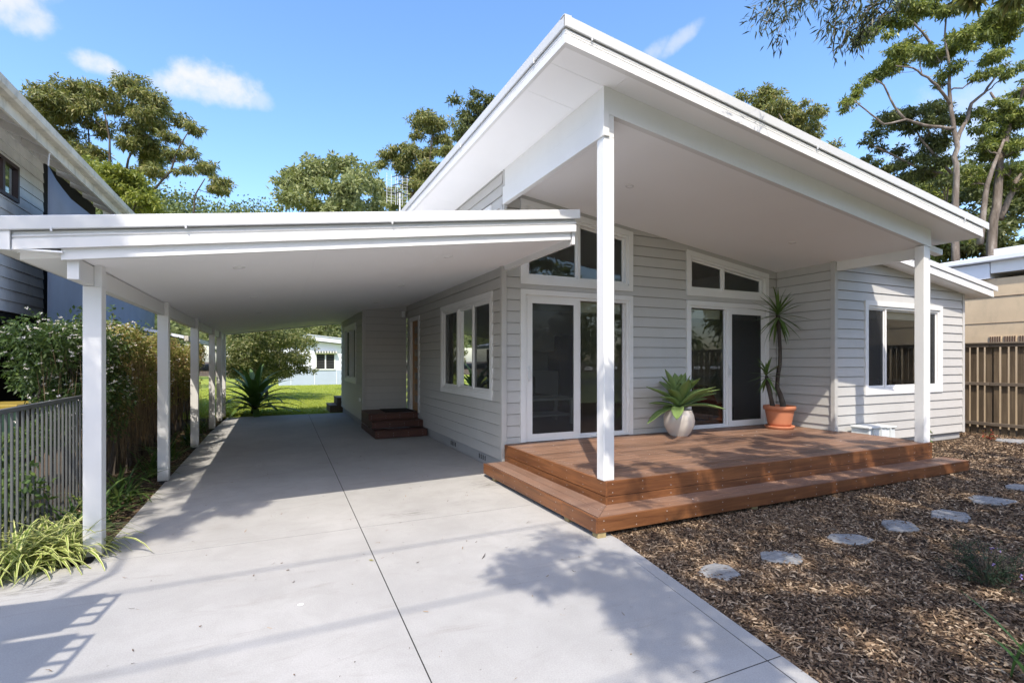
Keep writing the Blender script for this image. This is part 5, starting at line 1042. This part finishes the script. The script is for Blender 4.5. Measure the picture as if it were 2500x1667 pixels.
for hp in hang:
    w_ = 4.3+rg.uniform(-.25, .25); pts = [hub]+[pix(x, y, w_+rg.uniform(-.06, .06)) for x, y in hp]; tm.tube(pts, [.012]+[.005-.0035*i/len(hp) for i in range(len(hp))], 4, False)
    for a, b in zip(pts[1:], pts[2:]):
        for k in range(40):
            t = rg.random(); p = a.lerp(b, t)+Vector(rg.normal(size=3))*.045; LP.append(p); LD.append(np.array((b-a).normalized())*.7+rg.normal(size=3)*.75+np.array([0, 0, -.45]))
    for k in range(2):
        p = pts[-1].lerp(pts[-2], rg.random()); q = MB().lathe([(.001, -.009), (.008, -.003), (.008, .004), (.001, .008)], (p.x, p.y, p.z-.012), 6); nuts.add(q.v, q.f)
tm.build('trunk', 'bark', ov, True, False); tag(nuts.build('gumnuts', 'barkd', ov), kind='stuff')
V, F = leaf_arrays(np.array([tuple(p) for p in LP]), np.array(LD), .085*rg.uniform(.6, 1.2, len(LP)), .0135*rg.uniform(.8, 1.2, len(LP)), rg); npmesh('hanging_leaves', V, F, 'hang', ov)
C2 = []; R2 = []
for c_, r_ in zip(cs, rs_):
    for q in range(6): C2.append(np.array(c_)+rg.normal(size=3)*r_*.78); R2.append(r_*rg.uniform(.3, .6))
V, F = blob_leaves(C2, R2, [78]*len(C2), rg, .13, .034, .7, .2, .6, .2); npmesh('crown', V, F, 'euc', ov)
# left tree behind the camera: soft shade on the carport's left end
lt = thing('street_tree', 'leafy tree standing left of the driveway near the street', 'tree', (-5.2, -3.5, -.1)); cs = []; rs_ = []
def over3(x, y, z, t, r_): cs.append((x+SUN_TO.x*t, y+SUN_TO.y*t, z+SUN_TO.z*t)); rs_.append(r_)
for x, y, z, t, r_ in ((-1.75, 4.6, 2.4, 6.3, .34), (-1.4, 4.6, 2.45, 6.5, .30), (-1.15, 4.6, 2.45, 6.3, .22), (-.95, 5.55, 0, 9.0, .22), (-.85, 5.85, 0, 9.2, .2), (-.6, 6.05, 0, 9.1, .18), (-.3, 6.1, 0, 9.0, .14), (-1.1, 5.3, 0, 9.2, .22), (-1.0, 7.0, 0, 9.4, .25), (-.95, 8.2, 0, 9.6, .3), (-1.05, 8.9, 0, 9.6, .3), (-1.1, 7.6, 0, 9.4, .28), (-1.9, 6.6, 1.4, 8.5, .5), (-2.0, 7.2, 1.2, 8.7, .5), (-1.7, 7.4, .4, 9, .45), (-2.4, 5.9, 0, 9.2, .5), (-2.8, 6.5, 0, 9.4, .55), (-3.2, 7.2, 0, 9.5, .6), (-2.4, 6.9, .2, 9.4, .5), (-3.7, 8.0, 0, 9.6, .6), (-2.15, 6.3, .2, 9.2, .4), (-3.1, 8.4, 0, 9.6, .6), (-2.6, 7.6, .2, 9.5, .55), (-2.2, 5.5, .1, 9, .35), (-3.0, 5.9, 0, 9, .5)): over3(x, y, z, t, r_)
tm = MB(); skeleton([([(-5.2, -3.5, -.1), (-5.1, -3.3, 3), (-4.6, -2.6, 6), (-4.2, -1.5, 7.6)], .2, .06)], list(zip(cs, rs_)), .2, rg, tm, 5, 2, .35); tm.build('trunk', 'bark', lt, True, False)
C2 = []; R2 = []
for c_, r_ in zip(cs, rs_):
    for q in range(6): C2.append(np.array(c_)+rg.normal(size=3)*r_*.5); R2.append(r_*rg.uniform(.3, .5))
V, F = blob_leaves(C2, R2, [46]*len(C2), rg, .13, .035, .8, .2, .6, .2); npmesh('crown', V, F, 'euc', lt)
# street trees reflected in the glass
for q, (x, y, sd) in enumerate(((-16, -27, 71), (-8, -28, 72), (0, -27, 73), (8, -28, 74), (16, -27, 75), (25, -28, 76), (35, -27, 77), (46, -28, 78))):
    rg = np.random.default_rng(sd); t = thing('street_tree', 'street tree across the road, number %s from the left seen from the house' % ('one', 'two', 'three', 'four', 'five', 'six', 'seven', 'eight')[q], 'tree', (x, y, -.1), 'trees across the road'); cs = [(x+rg.normal()*2.6, y+rg.normal()*1.5, rg.uniform(1.2, 9.5)) for _ in range(22)]; mb = MB()
    skeleton([([(x, y, -.1), (x, y, 2), (x+.2, y, 4.5)], .22, .09)], [(c_, .9) for c_ in cs], .2, rg, mb, 5, 1); mb.build('trunk', 'bark', t, True, False)
    V, F = blob_leaves(cs, [1.7]*22, [260]*22, rg, .45, .24, .8, .3, .4, .4); npmesh('crown', V, F, 'eucg', t)
# ------------------------------------------------------------------ left bed planting
def clump(name, label, cat, x, y, z, n, L, w_, mat, seed, el=(20, 80), droop=(60, 130), group=None, par=None, seg=6, rad=.06):
    rg = random.Random(seed); t = thing(name, label, cat, (x, y, z), group)
    b = [(x+rg.gauss(0, rad), y+rg.gauss(0, rad), z) for _ in range(n)]; strap_o = strap_part('foliage', mat, t, b, [rg.uniform(0, 6.283) for _ in range(n)], [R(rg.uniform(*el)) for _ in range(n)], [L*rg.uniform(.6, 1.15) for _ in range(n)], [w_*rg.uniform(.7, 1.2) for _ in range(n)], [R(rg.uniform(*droop)) for _ in range(n)], seg=seg)
    tag(strap_o, kind='stuff'); return t
sp = [(-1.53, 5.02, 'right against the nearest carport post'), (-1.72, 4.88, 'second left of the nearest carport post'), (-1.98, 4.80, 'third left of the nearest carport post'), (-1.62, 5.25, 'behind the front row, nearest the post'), (-1.90, 5.20, 'behind the front row, further from the post'), (-2.25, 4.90, 'at the left picture edge in front'), (-2.2, 5.35, 'at the left picture edge behind'), (-1.37, 5.33, 'just right of the nearest carport post'), (-1.75, 5.05, 'in the middle of the front row'), (-1.45, 5.12, 'tucked behind the nearest carport post')]
for i, (x, y, l) in enumerate(sp): clump('spider_plant', 'variegated cream and green spider plant, '+l, 'spider plant', x, y, -.02, 64 if i != 7 else 30, .56 if i != 7 else .32, .027, 'spider', 100+i, (38, 88), (80, 160), 'spider plants beside the front post')
ag_ = [(-1.62, 5.75), (-1.55, 6.15), (-1.72, 6.5), (-1.56, 6.9), (-1.62, 7.35), (-1.50, 8.35), (-1.60, 8.9), (-1.52, 9.5), (-1.6, 10.2), (-1.5, 11.2), (-1.55, 12), (-1.5, 12.8), (-1.55, 14)]
nm_ = ['just behind the first post', 'first between the first two posts', 'second between the first two posts', 'third between the first two posts', 'in front of the second post', 'just past the second post', 'second past the second post', 'third past the second post', 'in front of the third post', 'just past the third post', 'second past the third post', 'in front of the fourth post', 'past the fourth post']
for i, (x, y) in enumerate(ag_): clump('strap_lily', 'dark green strap-leaved lily in the carport bed, '+nm_[i], 'lily', x, y, -.03, 30, .48+.12*(i % 3 == 1), .028, 'strap', 140+i, (30, 85), (40, 120), 'strap lilies along the carport bed')
for i, (x, y, l) in enumerate(((-2.12, 5.75, 'nearest the spider plants'), (-2.3, 6.25, 'second behind the metal fence'), (-2.5, 6.9, 'third behind the metal fence'), (-2.75, 6.1, 'furthest behind the metal fence'))): clump('strap_lily', 'dark strap-leaved lily behind the metal fence bars, '+l, 'lily', x, y, -.06, 40, .6, .03, 'strap', 160+i, (35, 88), (40, 110), 'strap lilies behind the metal fence')
cr_ = thing('spear_lily', 'big dark rosette of broad arching leaves at the rear end of the carport', 'plant', (-.55, 16.75, -.02)); rg = random.Random(170)
for i in range(46):
    t = i/45; az = i*2.39996; strap_part('leaf', 'crinum', cr_, [(-.55+.08*math.cos(az), 16.75+.08*math.sin(az), .12+.35*t)], [az], [R(8+74*t+rg.uniform(-6, 6))], [1.5*rg.uniform(.8, 1.1)*(1-.15*t)], [.20*rg.uniform(.8, 1.15)], [R(rg.uniform(40, 95))], seg=7, fold=.3, tipw=.2)
MB().tube([(-.55, 16.75, -.05), (-.55, 16.75, .45)], [.10, .07], 10).build('stem', 'barkd', cr_)
for i, (x, y, r_) in enumerate(((-2.35, 5.55, .42), (-2.7, 6.3, .5), (-3.2, 7.2, .6), (-2.9, 5.3, .45))):
    rg = np.random.default_rng(240+i); t = thing('low_shrub', 'low dark shrub on the far side of the metal fence, '+('nearest the spider plants', 'middle of the row', 'furthest back', 'at the left picture edge')[i], 'shrub', (x, y, -.1), 'low shrubs beyond the metal fence')
    cs = [(x+rg.normal()*r_*.45, y+rg.normal()*r_*.5, rg.uniform(.1, .62)) for _ in range(16)]; mb = MB()
    for c_ in cs[:8]: mb.tube([(x, y, -.1), c_], [.012, .005], 4)
    mb.build('stems', 'barkd', t); V, F = blob_leaves(cs, [.24]*16, [170]*16, rg, .09, .04, .85, .3, .3, .4); npmesh('foliage', V, F, 'jas', t)
# flowering jasmine hedge: shaded near end, sunburnt middle, far end
def hedge(name, label, y0, y1, seed, leafm, nflow, ztop, x=-2.05, nC=60, dry=0):
    rg = np.random.default_rng(seed); t = thing(name, label, 'vine', (x, (y0+y1)/2, -.05)); cs = []; rs_ = []
    for k in range(nC):
        y = rg.uniform(y0, y1); z = rg.uniform(.75, ztop-.2) if k % 3 else ztop-.2+rg.uniform(-.1, .12); cs.append((x+rg.uniform(-.28, .26)*(1.1 if z > 1 else .7), y, z)); rs_.append(rg.uniform(.14, .26))
    V, F = blob_leaves(cs, rs_, [300]*nC, rg, .054, .022, .85, .3, .5, .55); npmesh('foliage', V, F, leafm, t)
    fc = [c_ for c_ in cs if c_[2] > .8]; pk_ = [fc[i] for i in rg.integers(0, len(fc), nflow)]
    P = np.array(pk_)+unit(rg.normal(size=(nflow, 3))+np.array([.5, -.35, .35]))*rg.uniform(.15, .27, (nflow, 1)); Vs = []; Fs = []; k = 0
    for p in P:
        for q in range(5):
            v, f_ = leaf_arrays(p[None]+rg.normal(size=(1, 3))*.002, np.array([[math.cos(q*1.257), math.sin(q*1.257)*.7-.3, math.sin(q*1.257)*.6+.3]])+rg.normal(size=(1, 3))*.25, np.array([.022]), np.array([.013]), rg); Vs.append(v); Fs.append(f_+k); k += 4
    tag(npmesh('flowers', np.concatenate(Vs), np.concatenate(Fs), 'flower', t), kind='stuff')
    st = MB()
    for q in range(14):
        y = rg.uniform(y0, y1); xx = x+rg.uniform(-.15, .15); st.tube([(xx, y, -.1), (xx+rg.normal()*.08, y+rg.normal()*.1, .6), (xx+rg.normal()*.1, y+rg.normal()*.15, 1.2), (xx+rg.normal()*.1, y+rg.normal()*.2, ztop-.3)], [.02, .016, .012, .006], 5)
    st.build('stems', 'barkd', t)
    if dry:
        n = dry; P = np.stack([x+.30*rg.uniform(-.2, 1, n), rg.uniform(y0, y1, n), rg.uniform(.5, ztop-.15, n)], 1); D = np.stack([rg.normal(size=n)*.12, rg.normal(size=n)*.12, -np.ones(n)], 1); V, F = leaf_arrays(P, D, rg.uniform(.18, .5, n), np.full(n, .006), rg); tag(npmesh('dry_tendrils', V, F, 'drystem', t), kind='stuff')
    return t
hedge('jasmine_vine', 'shaded dark green jasmine covered in white flowers over the metal fence', 6.5, 8.2, 181, 'jas', 900, 1.92, -2.08, 90, 350)
hedge('jasmine_vine', 'sunburnt yellowish vine with hanging dry brown stems behind the second post', 7.9, 11.0, 182, 'jasy', 330, 1.98, -2.02, 90, 2600)
hedge('jasmine_vine', 'flowering vine at the far end of the carport bed', 10.9, 15.3, 183, 'jasy', 420, 1.95, -2.0, 100, 1400)
for i, (y, z) in enumerate(((8.6, 2.2), (7.3, 2.05), (10.2, 2.1))):
    rg = np.random.default_rng(190+i); P = []; D = []
    for k in range(60): P.append((-2.0+rg.normal()*.05, y+rg.normal()*.08, 1.75+rg.random()*(z-1.75+.1))); D.append(rg.normal(size=3)+np.array([0, 0, .5]))
    V, F = leaf_arrays(np.array(P), np.array(D), np.full(60, .08), np.full(60, .03), rg); t = thing('vine_shoot', 'tall fresh green shoot above the vine, '+('nearest the second post', 'nearest the first post', 'nearest the third post')[i], 'shoot', (-2.0, y, 1.6), 'shoots above the vine'); npmesh('leaves', V, F, 'jas', t); MB().tube([(-2, y, 1.5), (-2.0, y, z)], .006, 5).build('stem', 'barkd', t)
# paling screen behind the vine (dark boundary)
bf = thing('boundary_fence', 'dark timber boundary fence hidden behind the flowering vine', 'fence', (-2.45, 11, 0))
p0_ = None
for k in range(66):
    if p0_ is None: p0_ = MB().cbox(-2.46, -2.445, 8.3, 8.42, -.2, 1.55, .002).build('paling', 'paling', bf)
    else: o = p0_.copy(); link(o); o.parent = bf; o.location = (rng.uniform(-.003, .003), k*.125, rng.uniform(-.01, .01))
# ------------------------------------------------------------------ right bed planting, mulch, litter
rb = thing('rosemary_bush', 'small dark needle-leaved bush with purple flowers in the near mulch', 'shrub', (4.45, 1.80, .0)); rg = np.random.default_rng(201); P = []; D = []; st = MB()
for k in range(70):
    a = rg.uniform(0, 6.28); l = rg.uniform(.12, .36); e = Vector((4.45+math.cos(a)*l*.8, 1.80+math.sin(a)*l*.8, .06+rg.random()*.28)); st.tube([(4.45, 1.80, -.02), (4.45+math.cos(a)*l*.3, 1.8+math.sin(a)*l*.3, e.z*.6), e], [.004, .003, .0015], 4, False)
    for q in range(26): t = rg.random(); p = Vector((4.45, 1.8, .0)).lerp(e, .25+.75*t); P.append(p+Vector(rg.normal(size=3))*.006); D.append(np.array((e-p).normalized() if (e-p).length > 1e-4 else (0, 0, 1))*.4+rg.normal(size=3)*.7)
V, F = leaf_arrays(np.array([tuple(p) for p in P]), np.array(D), np.full(len(P), .034), np.full(len(P), .006), rg); npmesh('foliage', V, F, 'rosem', rb); st.build('stems', 'barkd', rb)
P = np.array([[4.32, 1.72, .2], [4.55, 1.78, .24], [4.6, 1.85, .22], [4.38, 1.6, .16], [4.5, 1.7, .25]]); P = np.repeat(P[:4], 5, 0)+rg.normal(size=(20, 3))*.007; V, F = leaf_arrays(P, rg.normal(size=(20, 3)), np.full(20, .014), np.full(20, .01), rg); npmesh('flowers', V, F, 'purple', rb)
tg = MB().hexa([(4.50, 1.58, .06), (4.60, 1.60, .05), (4.60, 1.602, .05), (4.50, 1.582, .06), (4.52, 1.54, .12), (4.63, 1.57, .10), (4.63, 1.572, .10), (4.52, 1.542, .12)]).build('plant_tag', 'tray'); tag(tg, 'small white plant tag beside the purple-flowered bush', 'plant tag')
clump('strap_lily', 'bright green strap-leaved lily at the bottom right corner of the mulch', 'lily', 3.33, 1.10, -.01, 16, .46, .030, 'strap', 210, (45, 85), (20, 70))
for i, (x, y, l) in enumerate(((9.35, 4.6, 'beside the right porch post'), (12.5, 5.05, 'at the foot of the wing corner'))):
    rg = np.random.default_rng(220+i); t = thing('small_seedling', 'small leafy seedling in the mulch '+l, 'plant', (x, y, .0), 'seedlings by the wing'); st = MB(); P = []; D = []
    for k in range(7):
        a = rg.uniform(0, 6.28); h = rg.uniform(.18, .52) if i == 0 else rg.uniform(.1, .25); e = (x+math.cos(a)*.12, y+math.sin(a)*.12, h); st.tube([(x, y, -.02), e], [.004, .002], 4)
        for q in range(9): P.append((x+(e[0]-x)*(.3+.08*q), y+(e[1]-y)*(.3+.08*q), h*(.3+.08*q))); D.append(rg.normal(size=3))
    V, F = leaf_arrays(np.array(P), np.array(D), np.full(len(P), .06), np.full(len(P), .028), rg); npmesh('leaves', V, F, 'red' if i else 'strap', t); st.build('stems', 'barkd', t)
def chips(n, xr, yr, Lr, Wr, rg, zf, keep):
    x = rg.uniform(*xr, n); y = rg.uniform(*yr, n); k = keep(x, y); x = x[k]; y = y[k]; n = len(x)
    z = np.array([zf(a, b) for a, b in zip(x, y)])+rg.uniform(.0, .016, n); a = rg.uniform(0, 6.283, n); tl = rg.normal(0, .22, n); L = rg.uniform(*Lr, n)*(1+1.2*(rg.random(n) > .94)); Wd = rg.uniform(*Wr, n)
    D = np.stack([np.cos(a)*np.cos(tl), np.sin(a)*np.cos(tl), np.sin(tl)], 1); S = np.stack([-np.sin(a), np.cos(a), rg.normal(0, .35, n)], 1); S = unit(S); Nn = np.cross(D, S); P = np.stack([x, y, z], 1); L = L[:, None]; Wd = Wd[:, None]; th = .0025
    b = rg.normal(0, .12, n)[:, None]; q = rg.uniform(.3, 1, (n, 1))
    V = np.stack([P-D*L*.5-S*Wd*.5*q, P-D*L*.5+S*Wd*.5*q, P+S*Wd*.55+Nn*L*b, P+D*L*.5+S*Wd*.4, P+D*L*.5-S*Wd*.3*q, P-S*Wd*.5+Nn*L*b], 1).reshape(-1, 3)
    F = (np.arange(n)*6)[:, None]+np.array([[0, 1, 2, 5]]); F2 = (np.arange(n)*6)[:, None]+np.array([[5, 2, 3, 4]]); return V, np.concatenate([F, F2])
rg = np.random.default_rng(230)
keepm = lambda x, y: (x > np.where(y < 3.63, 2.12+.164*y, 2.72)+.0) & ~((x < 8.6) & (y > 3.9)) & ~((x < 12.4) & (y > 5.3))
A = [chips(84000, (2.2, 5.4), (.9, 4.3), (.015, .055), (.005, .015), rg, mz, keepm), chips(64000, (5.2, 9.0), (1.0, 5.0), (.02, .06), (.007, .016), rg, mz, keepm), chips(30000, (8.4, 13.4), (1.5, 7.5), (.028, .07), (.010, .02), rg, mz, keepm)]
off = 0; Vs = []; Fs = []
for v, f_ in A: Vs.append(v); Fs.append(f_+off); off += len(v)
tag(npmesh('mulch_chips', np.concatenate(Vs), np.concatenate(Fs), 'chip'), kind='stuff')
v, f_ = chips(9000, (-1.9, -1.30), (5.1, 15.5), (.02, .06), (.008, .02), rg, bedz, lambda x, y: x > -9); tag(npmesh('bed_litter', v, f_, 'chip'), kind='stuff')
v, f_ = chips(200, (-1.1, 2.5), (1.8, 9), (.012, .04), (.003, .008), rg, lambda x, y: -.004, lambda x, y: x < 2.2+.0*y); tag(npmesh('driveway_litter', v, f_, 'chip'), kind='stuff')
v, f_ = chips(60, (2.95, 8.2), (3.8, 6.2), (.008, .022), (.004, .009), rg, lambda x, y: (.401 if y > 4.06 else .181), lambda x, y: x > 0); tag(npmesh('deck_litter', v, f_, 'tray'), kind='stuff')
lp_ = pix(900, 1370, 1.55/((1368-HOR)/FPX)); v, f_ = leaf_arrays(np.array([[lp_.x, lp_.y, .008]]), np.array([[.5, -.5, .1]]), np.array([.05]), np.array([.016]), rg); o = npmesh('fallen_leaf', v, f_, 'jasy'); tag(o, 'single curled yellow leaf lying beside the long concrete joint', 'leaf')
lp_ = pix(734, 1476, 1.55/((1476-HOR)/FPX)); o = MB().lathe([(.012, 0), (.02, .002), (.012, .004)], (lp_.x, lp_.y, .0015), 12).build('white_pebble', 'tray'); tag(o, 'small white pebble on the near driveway concrete', 'pebble')
# grass on the rear lawn
n = 36000; x = rg.uniform(-3.5, 4.2, n); y = 16.3+rg.random(n)**1.5*19; k = ~((x > 1.4) & (y < 17.8)); x = x[k]; y = y[k]; n = len(x)
P = np.stack([x, y, np.array([lawnz(a, b) for a, b in zip(x, y)])], 1); D = rg.normal(size=(n, 3))*.45+np.array([0, 0, 1]); V, F = leaf_arrays(P, D, rg.uniform(.04, .09, n), rg.uniform(.012, .02, n), rg); tag(npmesh('lawn_grass', V, F, 'grass'), kind='stuff')
